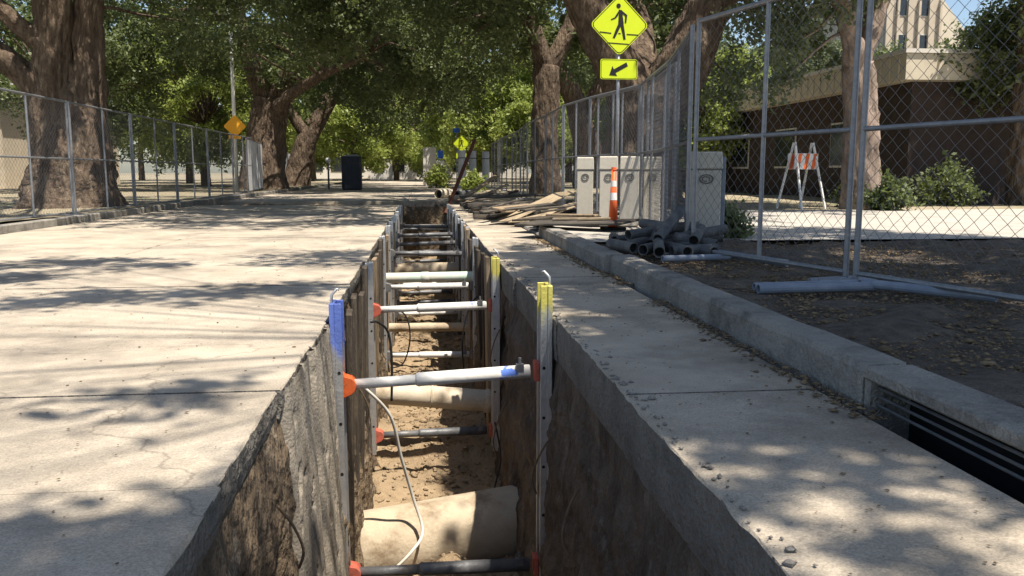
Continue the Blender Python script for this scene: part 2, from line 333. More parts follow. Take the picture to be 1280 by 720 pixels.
# kerb-side drain inlet
inl = empty('drain_inlet', (1.74, 2.45, 0)); tag(inl, 'dark storm drain opening set in the concrete kerb face', 'drain inlet')
m = MB(); m.box((.1, 0, .135), (.21, 1.38, .05)); m.build('lintel', M['curb'], inl, bevel=.008)
m = MB(); m.box((.19, 0, -.06), (.02, 1.37, .33)); m.build('shade_panel', M['inner'], inl)  # black sheet standing in for the shade inside the opening
for sy in (-1, 1):
    m = MB(); m.box((.095, sy * .67, -.07), (.17, .045, .35)); m.build('jamb', M['curb'], inl)
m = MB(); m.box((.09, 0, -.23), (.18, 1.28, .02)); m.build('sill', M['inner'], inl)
for k in range(3):
    m = MB(); m.tube([(.04, -.66, .02 + k * .035 - .01), (.04, .66, .02 + k * .035 - .01)], .006, 6); m.build('bar', M['steel_dark'], inl)

def sheet(name, x0, x1, y0, y1, z, mat, nx, ny, amp, fr, kind='structure'):
    xs = np.linspace(x0, x1, nx); ys = np.linspace(y0, y1, ny); X, Y = np.meshgrid(xs, ys, indexing='ij')
    Z = z + amp * fbm(np.stack([X * fr, Y * fr, 0 * X], -1)); v = np.stack([X, Y, Z], -1).reshape(-1, 3)
    return tag(link(name, np_mesh(name, v, grid(nx, ny), M[mat], True)), kind=kind)
sheet('planting_bed', 1.90, 9, -3, 9.4, .115, 'bark', 220, 320, .12, 1.7)
sheet('plaza_path', 1.86, 40, 9.4, 17.0, .140, 'plaza', 30, 20, .012, .5)
sheet('planting_bed', 1.86, 40, 17.0, 120, .12, 'verge', 60, 80, .10, .5)
sheet('planting_bed', 9, 40, -3, 9.4, .12, 'verge', 30, 20, .04, .6)
sheet('verge', -60, -6.38, -3, 120, .10, 'verge', 60, 110, .12, .5)
sheet('far_field', -90, 90, 120.2, 320, -.05, 'verge', 20, 20, .1, .1)
lk = tag(empty('kerb'), kind='structure')
for a in range(-3, 70, 4):
    m = MB(); m.box((-6.29, a + 2, -.05), (.16, 3.99, .36)); m.build('kerb_stone', M['curb'], lk, bevel=.015)

# trench walls and floor
def footing(x, y0, y1, zt, zb, seed, mat):
    ys = np.linspace(y0, y1, 60); ts = np.linspace(0, 1, 90); Y, T = np.meshgrid(ys, ts, indexing='ij'); Z = zt + (zb - zt) * T
    e = np.minimum(Y - y0, y1 - Y) / .05; e = np.clip(e, 0, 1) ** .5
    d = .010 * fbm(np.stack([Y * 4, Z * 3, 0 * Y + seed], -1), 3) + .004 * fbm(np.stack([Y * 24, Z * 24, 0 * Y + seed], -1), 2)
    pit = fbm(np.stack([Y * 16, Z * 16, 0 * Y + seed + 9], -1), 2); d = d - .030 * np.clip(pit - .33, 0, .2) / .2
    X = x + .10 * T + d - (1 - e) * .06
    return tag(link('old_footing', np_mesh('old_footing', np.stack([X, Y, Z], -1).reshape(-1, 3), grid(60, 90), M[mat], True)), kind='structure')
footing(-.568, 4.45, 5.31, -.012, -2.2, 2, 'footing'); footing(-.582, 3.68, 4.42, -.012, -2.2, 5, 'footing')
def wall_profile(side, ny, nz, seed):
    ys = np.linspace(TY0, TY1, ny); ts = np.linspace(0, 1, nz); Y, T = np.meshgrid(ys, ts, indexing='ij')
    Z = (-.12 if side < 0 else -.262) - T * 2.15
    X = (-.615 + .13 * T) if side < 0 else (.845 - .13 * T)
    def F(a_, b_, o_, sh): return fbm(np.stack([Y * a_, Z * b_, np.full_like(Y, seed + sh)], -1), o_)
    d = .10 * F(1.1, .6, 2, 0) + .060 * F(6, 1.4, 3, 3.3) + .035 * F(5, 5, 4, 7) + .022 * np.maximum(0, F(13, 13, 2, 21)) + .03 * F(.8, 7, 2, 12)
    d = d - .035 * np.clip(F(7, 5, 2, 40) - .25, 0, 1)
    d = d * (1 if side < 0 else 1.35)
    d = d * np.clip(T * 8, .12, 1)
    X = X + d * (1 if side < 0 else -1) - (.02 if side < 0 else -.02)
    return np.stack([X, Y, Z], -1).reshape(-1, 3)
for sd_, mt in ((-1, 'soil'), (1, 'soil_grey')):
    ny, nz = 1500, 150
    f = grid(ny, nz); f = f[:, ::-1] if sd_ > 0 else f
    tag(link('trench_wall', np_mesh('trench_wall', wall_profile(sd_, ny, nz, 5 + sd_ * 2), f, M[mt], True)), kind='structure')
for y, s in ((TY1, 0), (TY0, 0)):
    xs = np.linspace(-.75, 1.0, 50); zs = np.linspace(-.06 if y == TY1 else -.275, -2.4, 50); X, Z = np.meshgrid(xs, zs, indexing='ij')
    Y = y + .16 * fbm(np.stack([X * 3, Z * 3, X * 0 + y], -1)) + (0.0 if y == TY0 else .12 * (Z + .3) * -1 * -1)
    v = np.stack([X, Y, Z], -1).reshape(-1, 3)
    tag(link('trench_end', np_mesh('trench_end', v, grid(50, 50), M['soil'], True)), kind='structure')
xs = np.linspace(-.75, 1.0, 44); ys = np.linspace(TY0, TY1 + .2, 700); X, Y = np.meshgrid(xs, ys, indexing='ij')
Z = -2.22 + .16 * fbm(np.stack([X * 1.6, Y * 1.3, 0 * X], -1), 3) + .05 * fbm(np.stack([X * 9, Y * 7, 0 * X + 4], -1), 3) + .10 * np.clip(np.abs(X - .13) - .35, 0, 1)
Z += .30 * np.exp(-((X - .17) ** 2 / .06 + (Y - 6.08) ** 2 / .09)) + np.clip(Y - 21.5, 0, 4) * .25
Z += .10 * (np.floor(Y / 1.3) % 2) * np.clip((Y - 7.6), 0, 1)
tag(link('trench_floor', np_mesh('trench_floor', np.stack([X, Y, Z], -1).reshape(-1, 3), grid(44, 700), M['sand'], True)), kind='structure')

sheet('spoil_heap', -6.2, 1.67, 24.75, 27.6, -.14, 'soil', 90, 50, .16, 1.6)
# ------------------------------------------------------------------ trench shores
def bar(p, d, mat, name, parent, bevel=.004):
    m = MB(); m.box((0, 0, 0), d); return m.build(name, mat, parent, bevel=bevel, loc=p)
def make_shore(y, xl, xr, zl, zr, struts, paint=(None, None), dark=False, bot=-1.95, first=False):
    """two upright rails and two cross cylinders"""
    root = empty('trench_shore', (0, y, bot))
    def rail(x, sgn, zt, pmat):
        h = zt - bot
        rl = empty('rail', (x, 0, 0), 0, root)
        rm = M['alu'] if not pmat else painted('rail_' + pmat, (.10, .19, .66) if pmat == 'blue_paint' else (.62, .54, .06), h - (.20 if pmat == 'yellow_paint' else .30))
        m = MB(); m.box((0, 0, h / 2), (.030, .20, h)); m.build('back_plate', rm, rl, bevel=.003)
        for sy in (-1, 1):
            m = MB(); m.box((sgn * .0375, sy * .082, h / 2), (.044, .020, h - .002)); m.build('flange', rm, rl, bevel=.002)
        if pmat:
            hd = MB(); hd.tube([(sgn * -.005, -.05, h - .03), (sgn * .0, -.05, h + .05), (sgn * .03, -.03, h + .085), (sgn * .045, -.03, h + .08)], .009, 8)
            hd.build('lifting_hook', M['alu'], rl, smooth=True)
        m = MB()
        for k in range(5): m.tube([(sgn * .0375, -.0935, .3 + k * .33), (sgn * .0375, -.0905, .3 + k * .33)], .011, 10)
        m.build('bolt_hole_shade', M['inner'], rl)  # black discs: the shade in the holes is put into the colour
        return rl
    rail(xl, 1, zl, paint[0]); rail(xr, -1, zr, paint[1])
    for k, (za, zb) in enumerate(struts):
        a = Vector((xl + .062, 0, za - bot)); b = Vector((xr - .062, 0, zb - bot)); d = (b - a)
        st = empty('cross_strut', (0, 0, 0), 0, root)
        bm_ = M['steel_dark'] if (dark and k == 1) or (dark and y > 13) else (M['alu_marked'] if y < 9 else M['alu_white'])
        m = MB(); m.tube([a + d * .04, a + d * .38], .034, 14); m.build('piston', bm_, st, smooth=True)
        m = MB(); m.tube([a + d * .36, a + d * .375, a + d * .39, a + d * .955], [.036, .047, .0445, .0445], 16); m.build('cylinder', bm_, st, smooth=True)
        c = a + d * .9; m = MB(); m.box(c + Vector((0, -.03, .035)), (.05, .035, .05)); m.tube([c + Vector((0, -.03, .05)), c + Vector((0, -.03, .10))], .010, 8); m.build('valve', M['steel_dark'], st)
        # end brackets
        m = MB(); n = 9
        poly = [(-.035, .115), (.0, .065)] + [(.075 * math.cos(t), .065 * math.sin(t) + 0) for t in np.linspace(R(55), R(-60), n)] + [(-.035, -.085)]
        m.prism(poly, -.048, .048); o = m.build('bracket', M['orange'] if k == 0 and y < 6 else (M['red_pad'] if y < 10 else M['steel_dark']), st, loc=a, bevel=.003)
        m = MB(); m.box((0, 0, 0), (.034, .10, .125)); m.build('bracket', (M['red_pad'] if y < 10 else M['steel_dark']), st, loc=b + Vector((-.0135, 0, 0)), bevel=.004)
    return root
SH = [(5.40, -.560, .812, .11, .205, ((-.43, -.365), (-1.70, -1.70)), ('blue_paint', 'yellow_paint'), True, 'trench shore with blue-sprayed left rail and orange bracket, nearest the big clay pipe'),
      (8.60, -.545, .770, .02, .06, ((-.46, -.43), (-1.77, -1.75)), (None, 'yellow_paint'), True, 'trench shore with dark lower strut beside the pale sewer pipe'),
      (11.80, -.55, .770, .05, .02, ((-.66, -.65), (-1.62, -1.63)), (None, None), False, 'trench shore with two white struts just before the greenish drain pipe'),
      ]
NTH = ['first', 'second', 'third', 'fourth', 'fifth', 'sixth', 'seventh', 'eighth']
rz_ = random.Random(6)
for k, y in enumerate((13.9, 15.3, 16.6, 18.0, 19.4, 20.7, 22.1, 23.5)):
    z_ = rz_.uniform(-.55, -.34); z2 = -1.62 + .12 * max(0, k - 4)
    SH.append((y, -.55, .775, rz_.uniform(.0, .08), rz_.uniform(.0, .08), ((z_, z_ + rz_.uniform(-.05, .05)), (z2, z2 + .03)), (None, None), k not in (1, 4), f'trench shore {NTH[k]} beyond the greenish drain pipe'))
for y, xl, xr, zl, zr, st, pt, dk, lab in SH:
    tag(make_shore(y, xl, xr, zl, zr, st, pt, dk), lab, 'trench shore', 'shores bracing the trench')

# upright shoring planks on both walls
PL = []
rp = random.Random(8)
for y in (6.15, 6.62, 7.25, 7.9, 9.45, 9.95, 10.7, 11.2, 12.75, 13.3, 14.05, 15.6, 16.3, 18.2, 18.7, 20.4, 22.3): PL.append((-1, y))
for y in (9.55, 10.05, 10.9, 11.15, 12.7, 13.25, 14.0, 15.6, 16.2, 18.3, 18.8, 20.6, 22.5): PL.append((1, y))
SIDE = {-1: 'left', 1: 'right'}
near = {(-1, 6.15): 'dark weathered shoring plank just past the blue-topped rail', (1, 9.55): 'shoring plank on the wall beside the pale sewer pipe end'}
def where(y):
    names = ['blue-topped shore', 'pale sewer pipe shore', 'white-strut shore'] + [f'{o_} shore past the drain pipe' for o_ in NTH]
    k = max(i for i in range(len(SH)) if SH[i][0] < y); c = sum(1 for s2, y2 in PL if s2 == s and SH[k][0] < y2 <= y)
    return ('just', 'second', 'third', 'fourth')[c - 1] + ' beyond the ' + names[k]
for s, y in PL:
    tan = rp.random() < (.38 if s < 0 else .3) and y > 8; wd = rp.uniform(.20, .32); zt = rp.uniform(-.10, .06); zb = -2.08 + rp.uniform(-.05, .1)
    h = zt - zb
    o = MB(); n = 7; th = .045
    o.box((0, 0, 0), (th, wd, h))
    ob = o.build('shoring_plank', M['wood_tan'] if tan else M['wood_dark'], None, bevel=.006)
    ob.location = ((-.535 if s < 0 else .745), y, (zt + zb) / 2); ob.rotation_euler = (R(rp.uniform(-1.2, 1.2)), R(rp.uniform(.4, 1.6) * (-1 if s > 0 else 1)), R(rp.uniform(-3, 3)))
    colr = 'tan' if tan else 'dark weathered'
    tag(ob, near.get((s, y), f'{colr} upright shoring plank, {"street" if s < 0 else "kerb"} side, {where(y)}'), 'plank', f'{colr} shoring planks on the {"street" if s < 0 else "kerb"} side')

# ------------------------------------------------------------------ pipes and cables in the trench
def pipe_thing(name, a, b, r, mat, label, cat='pipe', bands=(), n=22, ri=None, wob=0):
    root = empty(name, a); a = Vector(a); d = Vector(b) - a
    m = MB(); k = 12; m.tube([d * (i / k) for i in range(k + 1)], r, n, True, wob, 2); m.build('barrel', M[mat], root, smooth=True)
    for t, w_ in bands:
        u = d.normalized(); m = MB(); c = d * t; m.tube([c - u * w_, c - u * w_ * .9, c + u * w_ * .9, c + u * w_], [r * 1.01, r * 1.09, r * 1.09, r * 1.01], n); m.build('coupling', M[mat], root, smooth=True)
    return tag(root, label, cat)
pipe_thing('sewer_pipe', (-.85, 6.38, -2.03), (1.0, 6.85, -1.97), .29, 'clay', 'large tan clay sewer pipe crossing the trench bottom', wob=.012)
pipe_thing('sewer_pipe', (-.9, 9.30, -1.46), (1.0, 9.30, -1.66), .122, 'pvc', 'pale sewer pipe crossing the trench beside the second shore', bands=((.52, .012), (.86, .05)))
pipe_thing('drain_pipe', (-.9, 12.5, -.62), (1.0, 12.45, -.60), .075, 'greenpipe', 'pale greenish storm drain pipe crossing the trench', bands=((.5, .06),))
pipe_thing('drain_pipe', (-.75, 4.78, -1.80), (.12, 4.95, -1.78), .10, 'greenpipe', 'cut end of greenish drain pipe low in the trench wall')
pipe_thing('water_pipe', (-.9, 13.6, -1.55), (1.0, 13.5, -1.55), .07, 'clay', 'thin tan water line crossing the trench past the drain pipe')
pipe_thing('duct_bank', (-.9, 16.4, -.95), (1.0, 16.6, -.95), .13, 'clay', 'tan cable duct crossing the trench between the far shores')
def cable(pts, r, mat, label):
    P = [Vector(p) for p in pts]; out = []
    for i in range(len(P) - 1):
        p0 = P[max(i - 1, 0)]; p1 = P[i]; p2 = P[i + 1]; p3 = P[min(i + 2, len(P) - 1)]
        for k in range(8):
            t = k / 8; out.append(.5 * ((2 * p1) + (p2 - p0) * t + (2 * p0 - 5 * p1 + 4 * p2 - p3) * t * t + (3 * p1 - p0 - 3 * p2 + p3) * t ** 3))
    out.append(P[-1]); m = MB(); m.tube(out, r, 8); return tag(m.build('cable', M[mat], None, smooth=True), label, 'cable')
cable([(-.50, 6.0, -.55), (-.40, 6.0, -.62), (-.24, 6.1, -.85), (-.17, 6.2, -1.2), (-.09, 6.3, -1.55), (-.02, 6.25, -1.80), (-.10, 6.05, -1.87), (-.28, 6.0, -2.02), (-.5, 5.9, -2.12)], .012, 'cable_white', 'pale cable looping down over the large clay pipe')
cable([(-.48, 8.0, -.48), (-.42, 8.1, -.50), (-.33, 8.2, -.62), (-.30, 8.2, -.9), (-.31, 8.2, -1.3)], .012, 'cable_black', 'black cable hanging from the street side wall')
cable([(-.45, 10.8, -.75), (-.22, 10.9, -.9), (-.16, 10.9, -1.2), (-.25, 11, -1.55), (-.42, 11, -1.62)], .010, 'cable_black', 'thin cable looped between planks over the sand')
cable([(.70, 10.6, -.62), (.58, 10.6, -.8), (.50, 10.6, -1.2), (.52, 10.6, -1.6)], .010, 'cable_black', 'thin black cable on the kerb side planks')
cable([(.62, 7.2, -1.25), (.66, 7.1, -1.55), (.60, 7.1, -1.85), (.63, 7.1, -2.1)], .008, 'cable_black', 'thin root-like cable on the dark clay wall')

for k, (x, y, z, dx, dy, dz) in enumerate(((-.55, 6.9, -.8, .10, .1, -.35), (.72, 4.6, -.55, -.10, .15, -.4), (.74, 3.9, -.6, -.09, -.1, -.3), (-.56, 3.2, -.35, .08, .1, -.3), (.66, 6.6, -.9, -.1, .1, -.5), (.70, 7.6, -.5, -.08, .1, -.4))):
    cable([(x, y, z), (x + dx * .6, y + dy * .3, z + dz * .3), (x + dx, y + dy * .7, z + dz * .7), (x + dx * .7, y + dy, z + dz)], .006, 'root', f'thin torn root hanging from the trench wall, {NTH[k]} of the six along the cut').name = 'root'
# clods on the trench floor and gutter litter (uncountable)
def scatter(name, pts, size, mat, label, cat, flat=.5, seed=1):
    g = np.random.default_rng(seed); base = np.array([(1, 0, 0), (-1, 0, 0), (0, 1, 0), (0, -1, 0), (0, 0, 1), (0, 0, -1)], float)
    fc = np.array([(0, 2, 4), (2, 1, 4), (1, 3, 4), (3, 0, 4), (2, 0, 5), (1, 2, 5), (3, 1, 5), (0, 3, 5)])
    n = len(pts); s = size * g.lognormal(0, .5, (n, 1, 1)); j = g.uniform(.5, 1.4, (n, 6, 3)) * base[None] * s
    j[..., 2] *= flat; a = g.uniform(0, 6.28, n); c, sn = np.cos(a)[:, None], np.sin(a)[:, None]
    x = j[..., 0] * c - j[..., 1] * sn; y = j[..., 0] * sn + j[..., 1] * c
    v = np.stack([x, y, j[..., 2]], -1) + np.asarray(pts)[:, None]
    f = (fc[None] + 6 * np.arange(n)[:, None, None]).reshape(-1, 3)
    return tag(link(name, np_mesh(name, v.reshape(-1, 3), f, M[mat])), label, cat, kind='stuff')
g = RNG
p = np.stack([g.uniform(-.45, .7, 2600), g.uniform(5.5, 22, 2600), np.full(2600, -2.16)], 1)
ii, jj = np.meshgrid(np.arange(44), np.arange(700), indexing='ij')
ix = np.clip(((p[:, 0] + .75) / 1.75 * 43).round().astype(int), 0, 43); iy = np.clip(((p[:, 1] - TY0) / (TY1 + .2 - TY0) * 699).round().astype(int), 0, 699); p[:, 2] = Z[ix, iy] + .006
scatter('soil_clods', p, .022, 'sand', 'loose sandy clods on the trench floor', 'clods')
n = 2600; y = g.uniform(1.0, 12, n); p = np.stack([1.725 - np.abs(g.normal(0, .06, n)) - (y > 7.7) * .06, y, np.full(n, .006)], 1); p = p[vnoise(np.stack([y * 1.1, y * 0, y * 0], 1)) > -.05]
scatter('leaf_litter', p, .0085, 'litter', 'dry leaves and grit gathered along the kerb gutter', 'leaf litter', .35, 3)
n = 700; p = np.stack([g.uniform(.95, 1.66, n), g.uniform(1.5, 12, n), np.full(n, .003)], 1); scatter('leaf_litter', p, .004, 'litter', 'sparse dry leaf crumbs on the concrete beside the trench', 'leaf litter', .3, 5)
n = 900; p = np.stack([-.65 - g.gamma(1.2, 1.3, n), g.uniform(1.5, 14, n), np.full(n, .003)], 1); p = p[p[:, 0] > -6]; scatter('leaf_litter', p, .004, 'litter', 'sparse dry crumbs on the street side concrete', 'leaf litter', .3, 6)
n = 22000; p = np.stack([1.95 + g.gamma(1.6, 1.2, n), g.uniform(1.5, 9.3, n), np.full(n, .125)], 1); p = p[p[:, 0] < 8.5]; scatter('bark_chips', p, .0085, 'litter', 'bark chips and leaves covering the planting bed', 'bark chips', .4, 7)
# soil edge crumbs on right slab lip
n = 260; p = np.stack([.85 + np.abs(g.normal(0, .03, n)), g.uniform(1.8, 9, n), np.full(n, .003)], 1); scatter('concrete_crumbs', p, .008, 'curb', 'concrete crumbs along the broken trench lip', 'crumbs', .6, 8)

# ------------------------------------------------------------------ chain link fences
PH = 2.15
_cache = {}
def chain_mesh(L, H, p=.056, st=.050, r=.0026):
    key = (round(L, 2), p)
    if key in _cache: return _cache[key]
    nw = int(L / p); ns = int(H / st); k = np.arange(ns + 1); V = []; F = []; b = 0
    tri = np.array([(math.cos(a), math.sin(a)) for a in (0, 2.094, 4.189)]) * r
    for i in range(nw):
        x = (i + ((k + i) % 2)) * (L / nw); z = k * H / ns; y = np.where((k % 2) == 0, .003, -.003)
        V.append(np.stack([x[:, None] + tri[None, :, 0], y[:, None] + tri[None, :, 1] * .8 , np.repeat(z[:, None], 3, 1)], -1).reshape(-1, 3))
        a = (np.arange(ns) * 3)[:, None]; j = np.arange(3)[None]; jn = (j + 1) % 3
        F.append(np.stack([a + j, a + jn, a + jn + 3, a + j + 3], -1).reshape(-1, 4) + b); b += 3 * (ns + 1)
    me = np_mesh('chain_link', np.concatenate(V), np.concatenate(F), M['wire']); _cache[key] = me; return me
_rail = {}
def fence(a, b, label, group=None, mids=(), z=.14, fabric=None, foot=True, H=PH, midrail=True, coarse=False):
    a = Vector((*a, z)); b = Vector((*b, z)); L = (b - a).length; ang = math.atan2(b.y - a.y, b.x - a.x)
    root = empty('fence_panel', a, ang)
    tag(root, label, 'fence panel', group)
    def tb(nm, p0, p1, r=.021):
        m = MB(); m.tube([p0, p1], r, 10); return m.build(nm, M['galv'], root, smooth=False)
    for x in (.025, L - .025): 
        pst = tb('post', (x, 0, 0), (x, 0, H))
    for x in mids: tb('brace_post', (x, 0, .08), (x, 0, H - .02), .019)
    tb('top_rail', (.03, 0, H - .02), (L - .03, 0, H - .02)); tb('bottom_rail', (.03, 0, .07), (L - .03, 0, .07), .018)
    if midrail: tb('middle_rail', (.03, .0, H * .5), (L - .03, .0, H * .5), .018)
    ch = link('chain_link', chain_mesh(L - .08, H - .1, *((.12, .10, .003) if coarse else ())), root, (.04, .024, .07)); ch['kind'] = 'stuff'
    if foot:
        for x in (.025, L - .025):
            m = MB(); m.tube([(x, -.32, .022), (x, .32, .022)], .02, 8); m.build('foot', M['galv'], root)
    if fabric:
        xs = np.linspace(.05, L - .05, 40); zs = np.linspace(.1, H - .06, 8); X, Z = np.meshgrid(xs, zs, indexing='ij')
        Y = -.045 + .018 * np.sin(X * 9) * (1 - (Z / H) ** 2) + .02 * fbm(np.stack([X * 2, Z, 0 * X], -1), 2)
        link('screen_fabric', np_mesh('screen_fabric', np.stack([X, Y, Z], -1).reshape(-1, 3), grid(40, 8), M[fabric], True), root)
    return root
dirv = Vector((.86, -3.31)).normalized(); A = Vector((2.52, 7.75))
J = A + dirv * 2.05
fence(A, J, 'chain-link fence panel beside the heap of short grey pipes', mids=(1.02,))
fence(J + dirv * .05, J + dirv * 2.9, 'chain-link fence panel beside the long blue-grey pipes', mids=(1.46,))
RF = [(2.62, 8.2), (3.08, 10.55), (3.46, 13.4), (3.12, 15.7), (2.95, 17.6)]
LB = ['chain-link fence panel between the fenced litter bin and the cream bins', 'chain-link fence panel behind the cream litter bins', 'chain-link fence panel behind the pedestrian crossing sign', 'short chain-link fence panel beside the lumber heap']
for k in range(4): fence(RF[k], RF[k + 1], LB[k], mids=((Vector(RF[k + 1]) - Vector(RF[k])).length * .5,))
fence((2.56, 8.02), (3.25, 10.2), 'spare chain-link fence panel leaned against the standing fence', mids=(1.1,))
ORD = ['first', 'second', 'third', 'fourth', 'fifth', 'sixth', 'seventh', 'eighth']
FK = [f'chain-link fence panel on the far kerb, {o_} past the lumber heap' for o_ in ORD]
for k, lb in ((1, 'spare fence panel stacked behind the cream litter bins'), (2, 'spare fence panel stacked beside the crossing sign fence')):
    u_ = (Vector(RF[k + 1]) - Vector(RF[k])).normalized(); n_ = Vector((u_.y, -u_.x)) * .11
    fence(Vector(RF[k]) + n_ + u_ * .12, Vector(RF[k + 1]) + n_ - u_ * .1, lb, mids=(.9,))
x, y = 2.95, 17.65
for k, (x2, y2) in enumerate(((3.05, 20.8), (3.0, 24.0), (3.2, 27.4), (3.3, 30.8), (3.25, 34.2), (3.4, 37.6), (3.4, 41))):
    fence((x, y + .05), (x2, y2), FK[k], 'fence panels along the far kerb', mids=(1.7,), coarse=True); x, y = x2, y2
x, y = -6.6, 10.2
for k in range(7):
    fence((x, y + .04), (x + .02, y + 3.4), f'open chain-link fence panel across the street, {ORD[6 - k]} before the screened panels', 'open fence panels across the street', mids=(1.7,), z=.09); x, y = x + .02, y + 3.44
x, y = -6.75, 34.6
for k in range(8):
    fence((x, y + .05), (x - .38, y + 4.2), f'fence panel covered with pale screen fabric, {ORD[k]} after the open panels', 'screened fence panels', z=.09, fabric='fabric', midrail=False, foot=False, coarse=True); x, y = x - .38, y + 4.25

# ------------------------------------------------------------------ litter bins
def make_bin(x, y, rz, label, group=None, wx=1, side=False):
    root = empty('litter_bin', (x, y, .145), rz); tag(root, label, 'litter bin', group)
    m = MB(); m.box((0, 0, .41), (.36, .40, .78), taper=.985); m.build('body', M['bin'], root, bevel=.012)
    m = MB(); m.box((0, 0, .025), (.33, .37, .05)); m.build('plinth', M['bin_dark'], root, bevel=.006)
    m = MB(); m.box((0, 0, .9), (.385, .425, .19), taper=.95); m.build('hood', M['bin'], root, bevel=.015)
    m = MB(); m.box((0, 0, .803), (.35, .39, .012)); m.build('joint_band', M['bin_dark'], root)
    m = MB(); N = 28; v = []; f = []
    for k in range(N):
        a = 2 * math.pi * k / N
        for rr in (1, .80): v += [(.085 * rr * math.cos(a), -.2105, .70 + .052 * rr * math.sin(a)), (.085 * rr * math.cos(a), -.196, .70 + .052 * rr * math.sin(a))]
    for k in range(N):
        a = 4 * k; b = 4 * ((k + 1) % N); f += [(a, b, b + 2, a + 2), (a + 2, b + 2, b + 3, a + 3), (a, a + 1, b + 1, b)]
    m.add(v, f); e = m.build('emblem', M['bin_dark'], root)
    m = MB(); v = []; f = []; pts = [(R(t), 1) for t in range(50, 320, 15)]
    for a, _ in pts:
        for rr in (1, .62): v.append((-.012 + .042 * rr * math.cos(a), -.209, .70 + .030 * rr * math.sin(a)))
    for k in range(len(pts) - 1): f.append((2 * k, 2 * k + 2, 2 * k + 3, 2 * k + 1))
    m.add(v, f); m.box((.034, -.205, .70), (.012, .008, .045)); m.build('emblem_letter', M['bin_dark'], e)
    if side: m = MB(); m.box((.205, 0, .5), (.05, .30, .88)); m.build('side_panel', M['bluepipe'], root, bevel=.008)
    root.scale = (wx, wx, 1)
    return root
make_bin(3.14, 9.25, R(-14), 'tall cream litter bin standing alone behind the chain-link fence', wx=.92, side=True)
make_bin(2.66, 12.0, R(-12), 'sunlit cream litter bin on the cone side of the pair', wx=.70)
make_bin(2.955, 11.95, R(-13), 'cream litter bin next to the pedestrian sign post', wx=.74)
make_bin(2.47, 12.75, R(-11), 'shaded litter bin at the lumber end of the row', wx=.68)
make_bin(3.38, 12.3, R(-15), 'greyish litter bin at the fence end of the row', wx=.70)

# ------------------------------------------------------------------ traffic cone
root = empty('traffic_cone', (2.59, 11.35, .145)); tag(root, 'slim orange traffic cone with white bands before the cream bins', 'traffic cone')
m = MB(); m.box((0, 0, .02), (.30, .30, .04)); m.build('base', M['rubber'], root, bevel=.01)
def conr(z): return .066 - (z - .04) / .78 * .038
m = MB(); m.tube([(0, 0, .04), (0, 0, .82)], [conr(.04), conr(.82)], 20); cb = m.build('body', M['cone'], root, smooth=True)
for z0, z1 in ((.40, .50), (.58, .66)):
    m = MB(); m.tube([(0, 0, z0), (0, 0, z1)], [conr(z0) + .002, conr(z1) + .002], 20, cap=False); m.build('white_band', M['white_band'], root, smooth=True)
m = MB(); m.tube([(0, 0, .80), (0, 0, .84)], [.036, .034], 16); m.build('collar', M['cone'], root)

